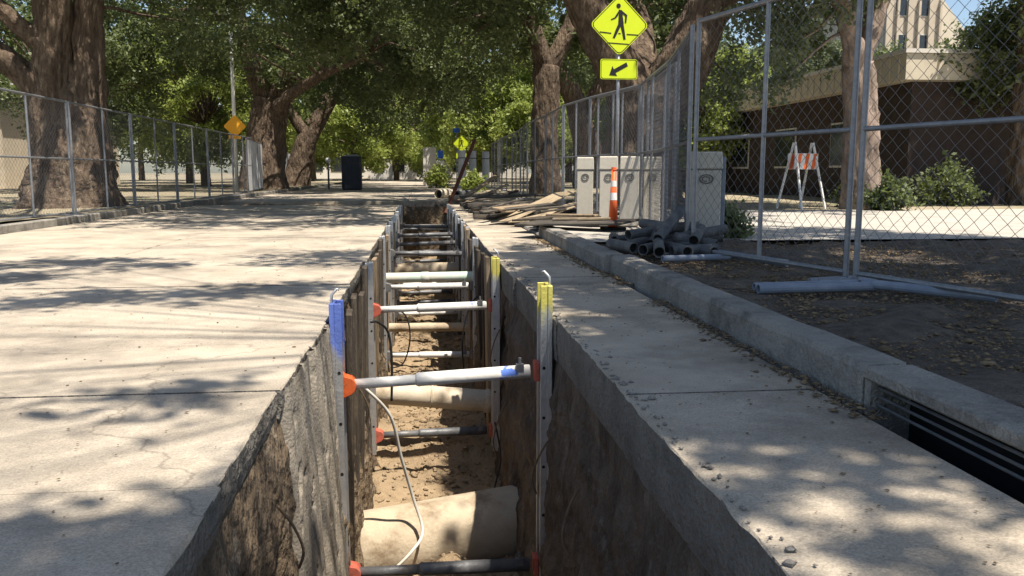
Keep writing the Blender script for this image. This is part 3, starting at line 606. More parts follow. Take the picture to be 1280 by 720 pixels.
# ------------------------------------------------------------------ signs
def rdiamond(h, r=.07, n=5):
    out = []
    for k in range(4):
        a = k * math.pi / 2; c = Vector((math.cos(a), math.sin(a))) * (h - r * 1.414)
        for t in np.linspace(-math.pi / 4, math.pi / 4, n): out.append((c.x + r * math.cos(a + t), c.y + r * math.sin(a + t)))
    return out
def ring(poly, s):
    return [(x * s, z * s) for x, z in poly]
def frame(m, outer, inner, y0, y1):
    n = len(outer); v = [(x, y0, z) for x, z in outer] + [(x, y0, z) for x, z in inner] + [(x, y1, z) for x, z in outer]
    m.add(v, [(i, (i + 1) % n, (i + 1) % n + n, i + n) for i in range(n)])
def ped_sign(x, y, z0, ztop, h, label, roll=0, pole_r=.028, detail=True, rz=0):
    root = empty('pedestrian_sign', (x, y, z0), rz); tag(root, label, 'sign')
    zt = ztop - z0                                    # centre height of the diamond
    m = MB(); m.tube([(0, .035, -.1), (0, .035, zt + h * .8)], pole_r, 10); m.build('post', M['galv'], root, smooth=True)
    hb = empty('diamond_board', (0, 0, zt), 0, root); hb.rotation_euler = (0, roll, 0)
    d = rdiamond(h); m = MB(); m.prism(d, -.003, .003); m.build('plate', M['sign_yg'], hb)
    m = MB(); frame(m, ring(d, .965), ring(d, .935), -.005, -.003); m.build('border', M['black'], hb)
    pa = empty('arrow_board', (0, 0, zt - h - .18 * h / .43), 0, root); pa.rotation_euler = (0, roll * .4, 0)
    k = h / .43; pw, ph = .27 * k, .14 * k
    rect = []
    for cx, cz, a0 in ((1, 1, 0), (-1, 1, 90), (-1, -1, 180), (1, -1, 270)):
        for t in (0, 30, 60, 90): rect.append((cx * (pw - .03) + .03 * math.cos(R(a0 + t)), cz * (ph - .03) + .03 * math.sin(R(a0 + t))))
    m = MB(); m.prism(rect, -.003, .003); m.build('plate', M['sign_yg'], pa)
    m = MB(); frame(m, [(x * .965, z * .94) for x, z in rect], [(x * .94, z * .90) for x, z in rect], -.005, -.003); m.build('border', M['black'], pa)
    # arrow pointing down left
    ar = [(-.135, -.075), (-.055, -.085), (-.075, -.045), (.115, .055), (.09, .095), (-.10, -.005), (-.115, .03)]
    m = MB(); m.prism([(x * k, z * k) for x, z in [(-.14, -.085), (-.025, -.092), (-.05, -.052), (.13, .045), (.108, .098), (-.075, -.002), (-.095, .045)]][::-1], -.0065, -.003); m.build('arrow', M['black'], pa)
    # walking figure, limb by limb, one dark symbol
    u = h / 245.                                       # photo pixels of the enlarged sign to metres
    def P(px, py): return ((px - 318) * u, (200 - py) * u)
    m = MB()
    m.prism([P(307 + 18 * math.cos(t), 52 - 19 * math.sin(t)) for t in np.linspace(0, 2 * math.pi, 16, endpoint=False)], -.0065, -.003)
    def q(*pts): m.prism([P(*t) for t in pts], -.0065 - .0002 * len(m.v) / 50, -.003)
    q((310, 80), (335, 85), (352, 190), (345, 205), (305, 205), (308, 150))
    q((312, 84), (305, 125), (285, 150), (248, 165), (246, 156), (275, 142), (290, 118))
    q((333, 86), (380, 122), (372, 186), (360, 184), (362, 130), (335, 112))
    q((305, 195), (332, 200), (305, 255), (280, 305), (262, 302), (285, 240))
    q((322, 198), (350, 192), (362, 260), (370, 312), (352, 315), (340, 262))
    m.build('walking_figure', M['black'], hb)
    for a in (((155, 253), (250, 262), (250, 271), (155, 262)), ((378, 268), (475, 272), (475, 280), (378, 277)), ((220, 337), (395, 346), (395, 354), (220, 345)), ((308, 262), (328, 264), (328, 272), (308, 271))):
        m = MB(); m.prism([P(*t) for t in a][::-1], -.006, -.003); m.build('crosswalk_line', M['black'], hb)
    return root
ped_sign(2.93, 12.62, .14, 3.05, .445, 'yellow-green pedestrian crossing sign with arrow board by the bins', 0, rz=R(2))
ped_sign(2.25, 47, .1, 2.45, .46, 'small far yellow-green pedestrian sign beyond the leaning timber', 0, detail=False)
root = empty('road_work_sign', (-7.85, 38, .1)); tag(root, 'orange diamond road sign on a pale pole across the street', 'sign')
m = MB(); m.tube([(0, .03, 0), (0, .03, 8)], .075, 10); m.build('pole', M['white_band'], root, smooth=True)
m = MB(); m.prism(rdiamond(.48), -.004, .004); m.build('plate', M['sign_or'], root, loc=(.03, -.06, 2.75))
m = MB(); m.box((0, -.06, 2.3), (.5, .008, .16)); m.build('plaque', M['sign_or'], root)
root = empty('street_sign', (2.2, 52, .1)); tag(root, 'small blue street sign above the far pedestrian sign', 'sign')
m = MB(); m.tube([(0, .03, 0), (0, .03, 3.7)], .03, 8); m.build('pole', M['galv'], root)
m = MB(); m.box((0, 0, 3.3), (.42, .02, .26)); m.build('plate', M['blue_sign'], root, bevel=.005)

# ------------------------------------------------------------------ boards, lumber, pipes lying about
def board(a, b, wd, th, mat, label, group=None, roll=0, name='plank', cat='plank'):
    a = Vector(a); b = Vector(b); d = b - a; L = d.length
    m = MB(); m.box((L / 2, 0, 0), (L, wd, th)); o = m.build(name, M[mat], None, bevel=min(.006, th * .2))
    o.location = a; q_ = d.to_track_quat('X', 'Z'); o.rotation_mode = 'QUATERNION'
    from mathutils import Quaternion
    o.rotation_quaternion = q_ @ Quaternion((1, 0, 0), roll)
    return tag(o, label, cat, group)
board((1.42, 14.9, .06), (2.85, 16.7, .53), .50, .02, 'ply', 'tan plywood sheet propped on the lumber heap', name='plywood_sheet', cat='plywood', roll=R(-6))
board((1.62, 14.2, .09), (3.0, 15.8, .36), .42, .02, 'ply', 'second tan plywood sheet slid under the propped one', name='plywood_sheet', cat='plywood', roll=R(-4))
board((1.50, 12.1, .20), (2.74, 11.0, .27), .62, .03, 'lumber_dark', 'dark flat board laid across the kerb end by the cone', name='plywood_sheet', cat='plywood', roll=R(3))
board((1.62, 13.2, .20), (2.75, 12.1, .30), .7, .03, 'wood_dark', 'grimy flat sheet behind the board at the kerb end', name='plywood_sheet', cat='plywood', roll=R(2))
board((1.9, 12.6, .29), (2.5, 11.9, .31), .16, .03, 'wood_tan', 'pale scrap board on the grimy flat sheet')
board((2.15, 11.55, .28), (2.6, 11.35, .30), .12, .03, 'ply', 'short pale offcut on the flat boards')
board((1.85, 11.9, .265), (2.3, 11.75, .275), .10, .03, 'ply', 'narrow offcut lying crosswise on the flat boards')
rl = random.Random(3)
for k in range(14):
    yy = 16.6 + k % 7 * .55 + rl.uniform(-.1, .1); zz = .04 + (k // 7) * .12 + rl.uniform(0, .03); x0 = 1.0 + rl.uniform(-.15, .3)
    board((x0, yy, zz), (x0 + rl.uniform(1.9, 2.5), yy + rl.uniform(-.5, .6), zz + rl.uniform(-.01, .14)), rl.uniform(.10, .2), .09, 'lumber_dark', 'dark timber in the long lumber stack past the plywood', 'dark timbers of the lumber stack', roll=R(rl.uniform(-4, 4)))
for k in range(5):
    yy = 20.8 + k * .6
    board((1.0 + rl.uniform(-.1, .2), yy, .07), (2.9, yy + rl.uniform(-.4, .5), .10 + rl.uniform(0, .12)), .18, .10, 'lumber_dark', 'dark timber lying alone beyond the lumber stack', 'dark timbers beyond the lumber stack')
for k in range(28):
    an = R(rl.uniform(5, 80)); x0 = rl.uniform(.95, 2.0); y0 = rl.uniform(13.4, 21); L_ = rl.uniform(1.1, 2.6); z0 = .10 + rl.uniform(0, .22)
    tn = k % 4 == 0
    board((x0, y0, z0), (x0 + L_ * math.cos(an), y0 + L_ * math.sin(an), z0 + rl.uniform(-.04, .14)), rl.uniform(.08, .2), .035, 'wood_tan' if tn else 'lumber_dark', 'loose pale board strewn over the lumber stack' if tn else 'loose dark board strewn over the lumber stack', 'pale loose boards' if tn else 'dark loose boards', roll=R(rl.uniform(-12, 12)))
board((1.12, 24.8, .10), (2.35, 26.6, .80), .16, .05, 'wood_tan', 'pale board leaning up beside the leaning red-brown timber', roll=R(8))
board((1.30, 24.2, .08), (2.6, 25.6, .55), .12, .05, 'ply', 'paler second board leaning under the first one', roll=R(-8))
board((1.5, 23.4, .12), (2.8, 24.8, .38), .14, .06, 'lumber_dark', 'dark board leaning low past the lumber stack')
m = MB(); m.tube([(.70, 24.3, -.25), (1.66, 26.2, 1.88)], .055, 8); tag(m.build('timber_post', M['lumber_red'], None), 'red-brown timber post leaning over the far trench end', 'post')

def hollow_pipe(a, b, r, mat, label, group=None, t=.008):
    a = Vector(a); b = Vector(b); root = empty('loose_pipe', a); tag(root, label, 'pipe', group); d = b - a
    m = MB(); m.hollow((0, 0, 0), d, r, r - t); m.build('barrel', M[mat], root, smooth=False)
    m = MB(); m.tube([d * .12, d * .9], r - t - .001, 12); m.build('bore_shade', M['inner'], root)  # black plug in place of the shade inside the pipe
    return root
PP = [((1.93, 7.95, .215), (2.52, 8.75, .24)), ((2.03, 7.65, .21), (2.60, 8.3, .23)), ((2.10, 7.35, .215), (2.28, 8.05, .30)), ((2.33, 7.85, .22), (2.36, 7.35, .215)), ((2.26, 7.52, .205), (2.72, 7.62, .215)),
      ((1.86, 8.25, .22), (1.98, 7.78, .215)), ((2.05, 8.3, .30), (2.62, 8.6, .34)), ((2.2, 7.75, .30), (2.55, 8.2, .55)), ((2.42, 7.95, .30), (2.75, 7.72, .24)), ((2.15, 8.6, .28), (2.62, 8.15, .30)), ((2.62, 7.4, .205), (2.44, 7.95, .22)), ((1.98, 8.6, .22), (2.35, 8.95, .22))]
rq = random.Random(12)
for k in range(9):
    x0, y0 = rq.uniform(1.98, 2.6), rq.uniform(7.5, 8.7); an = rq.uniform(-.6, 1.9); L_ = rq.uniform(.35, .75); z0 = .205 + rq.choice((0, .09, .16))
    PP.append(((x0, y0, z0), (x0 + L_ * math.cos(an), y0 + L_ * math.sin(an), z0 + rq.uniform(0, .10))))
for k, (a, b) in enumerate(PP): hollow_pipe(a, b, .052, 'oldpipe', 'short dark grey pipe in the heap on the kerb', 'short pipes heaped on the kerb')
def long_pipe(a, b, r, label):
    m = MB(); m.hollow(a, b, r, r - .006, 12); return tag(m.build('long_pipe', M['bluepipe'], None), label, 'pipe')
long_pipe((2.08, 7.18, .175), (2.72, 7.28, .175), .028, 'blue-grey pipe lying in front of the short pipe heap')
long_pipe((2.60, 7.9, .19), (3.02, 6.75, .17), .030, 'blue-grey pipe running from the heap under the fence')
long_pipe((2.18, 5.30, .165), (3.02, 5.35, .165), .032, 'blue-grey pipe lying along the kerb edge of the mulch')
long_pipe((2.20, 5.42, .165), (2.95, 5.48, .17), .026, 'thinner blue-grey pipe behind the kerb edge one')
long_pipe((2.95, 5.40, .18), (3.45, 4.75, .17), .032, 'blue-grey pipe slanting toward the fence brace post')
for a, b, r, mt, lb in (((.62, 30.2, .15), (1.30, 31.2, .15), .17, 'pvc', 'grey pipe section with its round end facing the trench'), ((1.22, 29.6, .14), (1.9, 31.0, .14), .14, 'oldpipe', 'dark open-ended pipe section beside the grey one'), ((.9, 26.9, .10), (1.7, 27.2, .10), .11, 'clay', 'tan pipe section lying by the leaning timber')):
    hollow_pipe(a, b, r, mt, lb, t=.015)
# rubble at the far end of the trench
rr = random.Random(9)
for k in range(46):
    x = rr.uniform(-.75, .9); yy = 24.9 + rr.random() * 3.0; s = rr.uniform(.04, .11); m = MB()
    mm = Matrix.Rotation(rr.uniform(0, 6), 3, 'Z') @ Matrix.Rotation(rr.uniform(-.5, .5), 3, 'X')
    m.box((0, 0, 0), (s * 1.6, s * 1.1, s), mm, taper=rr.uniform(.6, .95))
    tag(m.build('rubble_block', M['rubble'], None, loc=(x, yy, s * .35 - .12 + .06 * max(0, 1 - abs(yy - 26.2)) )), 'broken masonry block in the spoil at the trench end', 'rubble', 'rubble at the trench end')

# ------------------------------------------------------------------ barricade, cabinet, lamp and far street things
root = empty('barricade', (8.3, 18.0, .1), R(20)); tag(root, 'white folding barricade with orange striped board behind the fence', 'barricade')
for sy in (-1, 1):
    for sx in (-1, 1):
        m = MB(); m.tube([(sx * .34, sy * .38, 0), (sx * .26, sy * .02, 1.45)], .03, 6); m.build('leg', M['white_band'], root)
    bd = MB(); bd.box((0, sy * .10 - .02 * 0, 1.05), (.66, .025, .34)); o = bd.build('board', M['white_band'], root)
    for k in range(3):
        m = MB(); x0 = -.26 + k * .22; m.prism([(x0 - .05, .885), (x0 + .05, .885), (x0 + .13, 1.215), (x0 + .03, 1.215)], sy * .10 - .0155, sy * .10 - .0125 + .028); m.build('stripe', M['orange'], o)
root = empty('utility_cabinet', (-3.5, 45, 0)); tag(root, 'dark upright cabinet with rounded top at the far roadside', 'cabinet')
m = MB(); m.box((0, 0, .86), (.98, .9, 1.72)); m.build('body', M['fabric_dark'], root, bevel=.06)
m = MB(); m.box((0, 0, 1.76), (.8, .72, .1), taper=.7); m.build('roof', M['alu'], root, bevel=.02)
m = MB(); m.box((0, -.455, .85), (.74, .02, 1.45)); m.build('door', M['fabric_dark'], root, bevel=.004)
root = empty('globe_lamp', (-4.9, 47, 0)); tag(root, 'low post with a white globe by the screened fence', 'lamp')
m = MB(); m.tube([(0, 0, 0), (0, 0, 1.4)], .05, 8); m.build('post', M['steel_dark'], root)
m = MB(); m.tube([(0, 0, 1.4 + .15 * (1 - math.cos(t)) ) for t in np.linspace(.1, math.pi - .1, 9)], [.15 * math.sin(t) for t in np.linspace(.1, math.pi - .1, 9)], 12); m.build('globe', M['white_band'], root, smooth=True)
root = empty('pillar_sign', (.62, 56, 0)); tag(root, 'pale pillar sign with a blue panel at the street end', 'sign')
m = MB(); m.box((0, 0, 1.25), (.85, .5, 2.5)); m.build('pillar', M['pale_wall'], root, bevel=.02)
m = MB(); m.box((.7, 0, 2.05), (.36, .06, .5)); m.build('panel', M['blue_sign'], root)
m = MB(); m.box((.7, 0, 1.5), (.5, .06, .3)); m.build('panel', M['white_band'], root)
m = MB(); m.tube([(.75, .08, 0), (.75, .08, 2.4)], .04, 8); m.build('panel_post', M['galv'], root)
for k, (x, y) in enumerate(((2.1, 43.5), (2.7, 44.5), (3.5, 46))):
    root = empty('roll_column', (x, y, .1)); tag(root, 'upright pale wrapped bundle by the far pedestrian sign', 'bundle', 'upright bundles by the far sign')
    m = MB(); m.tube([(0, 0, 0), (0, 0, 1.9)], .2, 12); m.build('wrap', M['fabric'], root)
    m = MB(); m.tube([(0, 0, 1.5), (0, 0, 1.55)], .206, 12); m.build('strap', M['bin_dark'], root)

# ------------------------------------------------------------------ buildings
def building(name, label, x0, x1, y0, y1, h, wall, roof, wins=(), fascia=.6, over=.5, z0=.05):
    root = empty(name, ((x0 + x1) / 2, (y0 + y1) / 2, z0)); tag(root, label, 'building'); w_, d_ = x1 - x0, y1 - y0
    m = MB(); m.box((0, 0, h / 2), (w_, d_, h)); m.build('wall', M[wall], root)
    if fascia:
        m = MB(); m.box((0, 0, h + fascia / 2), (w_ + 2 * over, d_ + 2 * over, fascia)); rf = m.build('roof', M[roof], root)
        m = MB(); m.box((0, 0, h + fascia + .06), (w_ + 2 * over + .1, d_ + 2 * over + .1, .1)); m.build('coping', M['pale_wall'], rf)
    for (face, a, b, za, zb) in wins:
        wd = empty('window', (0, 0, 0), 0, root)
        if face == 'W': c = (-w_ / 2, (a + b) / 2 - (y0 + y1) / 2, (za + zb) / 2); dm = (.06, b - a, zb - za); off = Vector((-.04, 0, 0))
        else: c = ((a + b) / 2 - (x0 + x1) / 2, -d_ / 2, (za + zb) / 2); dm = (b - a, .06, zb - za); off = Vector((0, -.04, 0))
        m = MB(); m.box(c, dm); m.build('frame', M['pale_wall'], wd)
        m = MB(); m.box(Vector(c) + off, [max(t - .12, .03) if t > .1 else .03 for t in dm]); m.build('pane', M['glass'], wd)
    return root
b1 = building('low_building', 'low brown-walled building with cream fascia behind the fence', 12.2, 24, 20.5, 40, 3.1, 'brown_wall', 'stucco', [('W', y, y + 1.6, 1.0, 2.3) for y in (23, 27, 31, 35)], fascia=.62, over=.45)
for k in range(48):
    m = MB(); m.box((-6.37, -9.9 + k * .42, 3.42), (.03, .07, .5)); m.build('fascia_rib', M['stucco'], b1)
m = MB(); m.box((1.5, 3, 4.25), (7, 11, .95)); m.build('roof_storey', M['stucco'], b1)
b2 = building('tall_building', 'tall beige building with vertical fins against the sky', 32.1, 36.4, 58, 76, 13.5, 'beige_wall', 'stucco', [('S', 32.9 + k * 1.8, 33.8 + k * 1.8, 2 + j * 3.2, 4 + j * 3.2) for k in range(2) for j in range(4)], fascia=.8, over=.2)
for k in range(6):
    m = MB(); m.box((-1.95 + k * .78, -9.12, 6.7), (.16, .24, 12)); m.build('fin', M['beige_wall'], b2)
m = MB(); m.prism([(2.16, 0), (4.4, 0), (4.4, 10.6), (2.16, 13.2)], -8.6, 6); m.build('lean_to', M['stucco'], b2)
building('far_building', 'pale low building closing the far end of the street', -16, 14, 112, 122, 4.2, 'pale_wall', 'stucco', [('S', -14 + k * 2.6, -12.3 + k * 2.6, 1, 3) for k in range(10)], fascia=.5, over=.4, z0=-.1)
building('far_building', 'pinkish tan building glimpsed behind the left oak trunks', -46, -20, 44, 60, 4.5, 'beige_wall', 'stucco', [('S', -44 + k * 3.2, -42 + k * 3.2, 1, 2.6) for k in range(7)], fascia=.5)

# ------------------------------------------------------------------ trees
def crown_leaves(clumps, n, size, seed, flat=.65):
    g = np.random.default_rng(seed); C = np.array([c[:3] for c in clumps]); Rr = np.array([c[3] for c in clumps])
    wgt = Rr ** 2; wgt = wgt / wgt.sum(); ns = max(1, n // 34)
    ci = g.choice(len(C), ns, p=wgt); d = g.normal(size=(ns, 3)); d /= np.linalg.norm(d, axis=1)[:, None]
    sp = C[ci] + d * (Rr[ci] * g.uniform(.25, 1.0, ns) ** .6)[:, None] * np.array([1, 1, flat])
    ax = d * .7 + g.normal(size=(ns, 3)) * .5; ax[:, 2] -= .25; ax /= np.linalg.norm(ax, axis=1)[:, None]
    si = np.repeat(np.arange(ns), 34); N = len(si); t = g.uniform(-.5, .5, N)
    p = sp[si] + ax[si] * (t * size * 5.5)[:, None] + g.normal(size=(N, 3)) * size * .85
    nr = g.normal(size=(N, 3)) * .75 + np.array([0, 0, .6]); nr /= np.linalg.norm(nr, axis=1)[:, None]
    tg = ax[si] * .6 + g.normal(size=(N, 3)) * .7; tg -= nr * (tg * nr).sum(1)[:, None]; tg /= np.linalg.norm(tg, axis=1)[:, None]
    bt = np.cross(nr, tg); L = size * g.lognormal(0, .32, N)[:, None]; W = L * .30
    v = np.stack([p - tg * L * .5, p + bt * W + nr * W * .25, p + tg * L * .5, p - bt * W + nr * W * .25], 1).reshape(-1, 3)
    return v, np.arange(4 * N).reshape(-1, 4)
def ellip(c, r, n, seed, rc=(.8, 1.5), lo=-1.0, hole=0):
    g = random.Random(seed); out = []
    while len(out) < n:
        d = Vector((g.gauss(0, 1), g.gauss(0, 1), g.gauss(0, 1))).normalized() * g.uniform(.35, 1) ** .5
        if d.z < lo: continue
        out.append((c[0] + d.x * r[0], c[1] + d.y * r[1], c[2] + d.z * r[2], g.uniform(*rc)))
    return out
GAPS = [((-.15, 6.6, -2.1), .55), ((-.15, 7.8, -2.1), .5), ((-.15, 9.2, -2.0), .6), ((-.2, 11, -2.0), .6), ((-.57, 4.8, -.6), .6), ((.1, 5.4, -.4), .5), ((-1.5, 3.4, 0), .5), ((-2.4, 4.4, 0), .5), ((-1.5, 5.2, 0), .4), ((-2.2, 10.5, 0), .7),
        ((2.8, 12, .7), .8), ((2.1, 15.5, .3), .8), ((3.8, 27, 2), .8), ((2.2, 47, 2.4), 1.0), ((-.1, 11.8, -.6), .5), ((.2, 13.5, -.6), .5), ((5.4, 19, 2.5), .5), ((6.2, 18.8, 4), .5), ((9.5, 17.6, 1.2), .8), ((-7.5, 54, 1), .8)]
def sunny(clumps):                                    # openings cut in the canopy so the sun reaches chosen spots
    out = []
    for c in clumps:
        q = Vector(c[:3]); ok = True
        for g_, rd in GAPS:
            d = q - Vector(g_); t = d.dot(SUN)
            if t > 0 and (d - SUN * t).length < rd + c[3] * .75: ok = False; break
        if ok: out.append(c)
    return out
def tree(name, label, limbs, clumps, n, size, seed, leaf='leaf_oak', bark='oak_bark', group=None, trunk_n=44, br=True, twig=1, extra=()):
    base = limbs[0][0][0]; root = empty(name, base[:3]); B = Vector(base[:3]); tag(root, label, 'tree', group); n0 = max(1, len(clumps)); clumps = sunny(clumps); n = int(n * len(clumps) / n0); clumps = clumps + list(extra)
    m = MB(); pool = []
    for li, (pts, rad) in enumerate(limbs):
        P = [Vector(p) for p in pts]; out = []; ro = []
        for i in range(len(P) - 1):
            p0 = P[max(i - 1, 0)]; p1 = P[i]; p2 = P[i + 1]; p3 = P[min(i + 2, len(P) - 1)]
            for k in range(14):
                t = k / 14; out.append(.5 * ((2 * p1) + (p2 - p0) * t + (2 * p0 - 5 * p1 + 4 * p2 - p3) * t * t + (3 * p1 - p0 - 3 * p2 + p3) * t ** 3)); ro.append(rad[i] + (rad[i + 1] - rad[i]) * t)
        out.append(P[-1]); ro.append(rad[-1]); pool += out[8:]
        m.tube([p - B for p in out], ro, trunk_n, True, .06, seed + li)
    if trunk_n > 12:
        V = np.array([tuple(p) for p in m.v]); off = np.zeros_like(V)
        for a_ in range(2):
            ph = 31.7 * a_ + seed; q_ = np.stack([V[:, 0] * 7 + ph, V[:, 1] * 7, V[:, 2] * 1.8], -1)
            off[:, a_] = .10 * fbm(q_, 3) + .05 * fbm(q_ * 2.7, 2)
        m.v = [tuple(p) for p in V + off]
    tr = m.build('trunk', M[bark], root, smooth=True)
    if br and clumps:
        m = MB(); g = random.Random(seed)
        for c in clumps:
            q = Vector(c[:3]); s = min(pool, key=lambda p: (p - q).length); d = q - s
            mid = s + d * .5 + Vector((g.uniform(-.3, .3), g.uniform(-.3, .3), g.uniform(0, .5))) * min(1, d.length * .3)
            r0 = (.02 + .012 * d.length) * twig; m.tube([s - B, (s + mid) / 2 - B + Vector((0, 0, .05)), mid - B, (mid + q) / 2 - B, q - B], [r0, r0 * .85, r0 * .65, r0 * .45, r0 * .2], 5, False, .1, seed)
        m.build('branches', M[bark], root, smooth=True)
    if clumps:
        v, f = crown_leaves(clumps, n, size, seed); v = v - np.array(B)
        cr = link('crown', np_mesh('crown', v, f, M[leaf]), root); cr['kind'] = 'stuff'
    return root
# the great oak behind the pedestrian sign
tree('oak_tree', 'massive forked oak behind the pedestrian sign and fence',
     [([(5.2, 19.8, 0), (5.15, 19.7, .6), (5.1, 19.6, 1.6), (5.2, 19.5, 2.7)], [1.15, .90, .80, .78]),
      ([(5.0, 19.5, 2.4), (4.4, 19.4, 3.4), (3.6, 19.2, 4.8), (2.4, 18.6, 6.6), (.6, 17.6, 8.4)], [.62, .50, .42, .32, .2]),
      ([(5.3, 19.5, 2.3), (6.0, 19.3, 3.4), (6.6, 19.0, 4.9), (7.4, 18.0, 6.8), (8.6, 16.4, 9)], [.72, .58, .48, .36, .22]),
      ([(5.2, 19.8, 2.6), (5.2, 21, 4.5), (4.8, 22.5, 7), (4.0, 24, 9)], [.5, .4, .28, .14])],
     ellip((3.4, 18.5, 9.0), (9.5, 8.5, 3.8), 135, 1, (.9, 1.6), -.75) + [(7.6, 22, 3.6, 1.2), (8.6, 22.5, 3.2, 1.1), (7.2, 21.5, 4.8, 1.2), (9.2, 22, 4.4, 1.3), (8, 22, 5.6, 1.3), (6.8, 22.3, 2.9, .9), (5.3, 21.5, 4.2, 1.3), (4.6, 22, 5, 1.4), (6, 22, 5.2, 1.4), (5.4, 21.2, 5.6, 1.3), (8.2, 19.5, 4.6, 1.0), (8.9, 20, 4.0, .9), (9.5, 19, 4.9, 1), (8.8, 18.2, 3.6, .7)], 115000, .12, 11)
tree('oak_tree', 'oak with a sunlit rough trunk beside the far fence',
     [([(4.0, 27.2, 0), (3.95, 27, .8), (3.9, 27, 2.5), (4.0, 27, 4.2)], [.62, .46, .41, .40]), ([(4.0, 27, 4), (3.2, 26.5, 5.8), (1.5, 25.5, 7.6)], [.30, .24, .12]), ([(4.0, 27, 4), (4.9, 27.2, 5.8), (6, 27.5, 8)], [.28, .22, .12])],
     ellip((1.6, 27.5, 8.4), (8, 5.5, 4.0), 90, 2, (.8, 1.4), -.97), 78000, .13, 12)
tree('oak_tree', 'twin-stemmed oak with furrowed trunks behind the open fence',
     [([(-7.95, 20.6, 0), (-7.92, 20.6, .6), (-7.85, 20.6, 1.4), (-7.82, 20.55, 2.6), (-7.8, 20.5, 3.4)], [1.22, .98, .82, .46, .15]), ([(-8.15, 20.5, 1.0), (-8.2, 20.4, 2.5), (-7.95, 20.3, 4.5), (-7.8, 20, 7)], [.55, .42, .38, .28]),
      ([(-7.6, 20.6, 1.0), (-7.45, 20.6, 2.5), (-7.3, 20.6, 4.6), (-6.9, 20.2, 7.2)], [.50, .36, .30, .22]),
      ([(-8.2, 20.4, 2.4), (-8.9, 20.2, 3.3), (-9.8, 20, 3.9), (-11.4, 19.6, 5.0)], [.30, .26, .22, .14]), ([(-8.1, 20.2, 3.6), (-8.7, 20, 4.2), (-9.4, 19.5, 5.2)], [.22, .18, .12])],
     ellip((-7.5, 20, 9), (8.5, 8, 3.9), 105, 3, (.8, 1.5), -.9) + [(-9.6, 22, 4.2, .8), (-10.3, 21.4, 3.4, .8), (-11.2, 22.5, 4.6, 1.2), (-8.8, 23.5, 5.0, 1.2), (-5.6, 22.5, 4.6, 1.0), (-4.6, 23, 5.2, 1.1)], 85000, .12, 13)
tree('oak_tree', 'broad spreading oak rising behind the screened fence',
     [([(-7.5, 42, 0), (-7.4, 42, 1), (-7.2, 42, 2.8), (-6.9, 42, 4.3)], [1.3, 1.02, .88, .8]), ([(-6.9, 42, 4), (-6.0, 41.8, 5.6), (-5.0, 41.5, 7.0), (-2.6, 41, 8.8)], [.5, .42, .34, .16]),
      ([(-7.0, 42, 4), (-7.8, 42, 6), (-8.4, 42, 9)], [.48, .4, .2]), ([(-7.0, 42, 3.2), (-6.2, 41, 4.2), (-4.4, 40, 5.2), (-2.4, 39, 5.9)], [.34, .28, .2, .1])],
     ellip((-5.0, 41, 8.8), (10, 7.5, 5.0), 130, 4, (.9, 1.6), -.95), 95000, .15, 14)
tree('oak_tree', 'leaning oak with a sunlit foot past the spreading one',
     [([(-7.6, 54, 0), (-7.4, 54, 1.2), (-6.8, 54, 3), (-5.6, 54, 5), (-4, 53.5, 7.5)], [.9, .7, .6, .45, .2]), ([(-6.8, 54, 3), (-8, 54, 5), (-8.6, 54, 7.5)], [.4, .3, .15])],
     ellip((-3.5, 53, 8.5), (9, 7, 5.5), 95, 5, (1, 1.7), -.97), 62000, .17, 15)
tree('oak_tree', 'oak arching over the street beyond the sunlit trunk',
     [([(8.6, 43, 0), (8.5, 43, 1.2), (8.2, 43, 3), (7.5, 43, 5), (5.5, 42.5, 8)], [1.0, .75, .62, .5, .22]), ([(8.1, 43, 3.3), (9.2, 43, 5.6), (10, 43, 8)], [.4, .3, .15])],
     ellip((4.0, 42.5, 9.0), (9.5, 7, 5.2), 115, 6, (.9, 1.6), -.95), 82000, .15, 16)
tree('shade_tree', 'tree with a sunlit pinkish trunk and dark drooping foliage behind the fence',
     [([(9.6, 17.8, .0), (9.5, 17.7, .6), (9.4, 17.6, 1.8), (9.2, 17.5, 3.2)], [.50, .40, .34, .30]), ([(9.2, 17.5, 3), (8.4, 17, 4.6), (7.2, 16.2, 6)], [.24, .18, .09]), ([(9.2, 17.5, 3), (9.7, 17.5, 5), (10, 17.2, 7)], [.24, .18, .09])],
     ellip((8.4, 17.2, 6.2), (3.0, 3.0, 2.3), 38, 7, (.6, 1.0), -1) + [(7.2, 16.8, 3.3, .6), (7.4, 17.3, 2.7, .45), (7.9, 17.0, 4.0, .7), (7.0, 17.4, 4.1, .7)], 42000, .10, 17, leaf='leaf_grey', bark='pale_bark')
tree('shade_tree', 'dense dark tree at the street corner right of the tall building',
     [([(14.3, 19, 0), (14.2, 19, 1.5), (14.2, 19, 3.2), (14, 19, 5)], [.4, .32, .28, .2])],
     ellip((15.3, 19, 5.0), (2.4, 2.4, 3.0), 34, 8, (.6, 1.1), -1), 42000, .11, 18)
boughs = []  # unseen leaf clumps added along the sun's rays to dapple chosen spots
rb = random.Random(31)
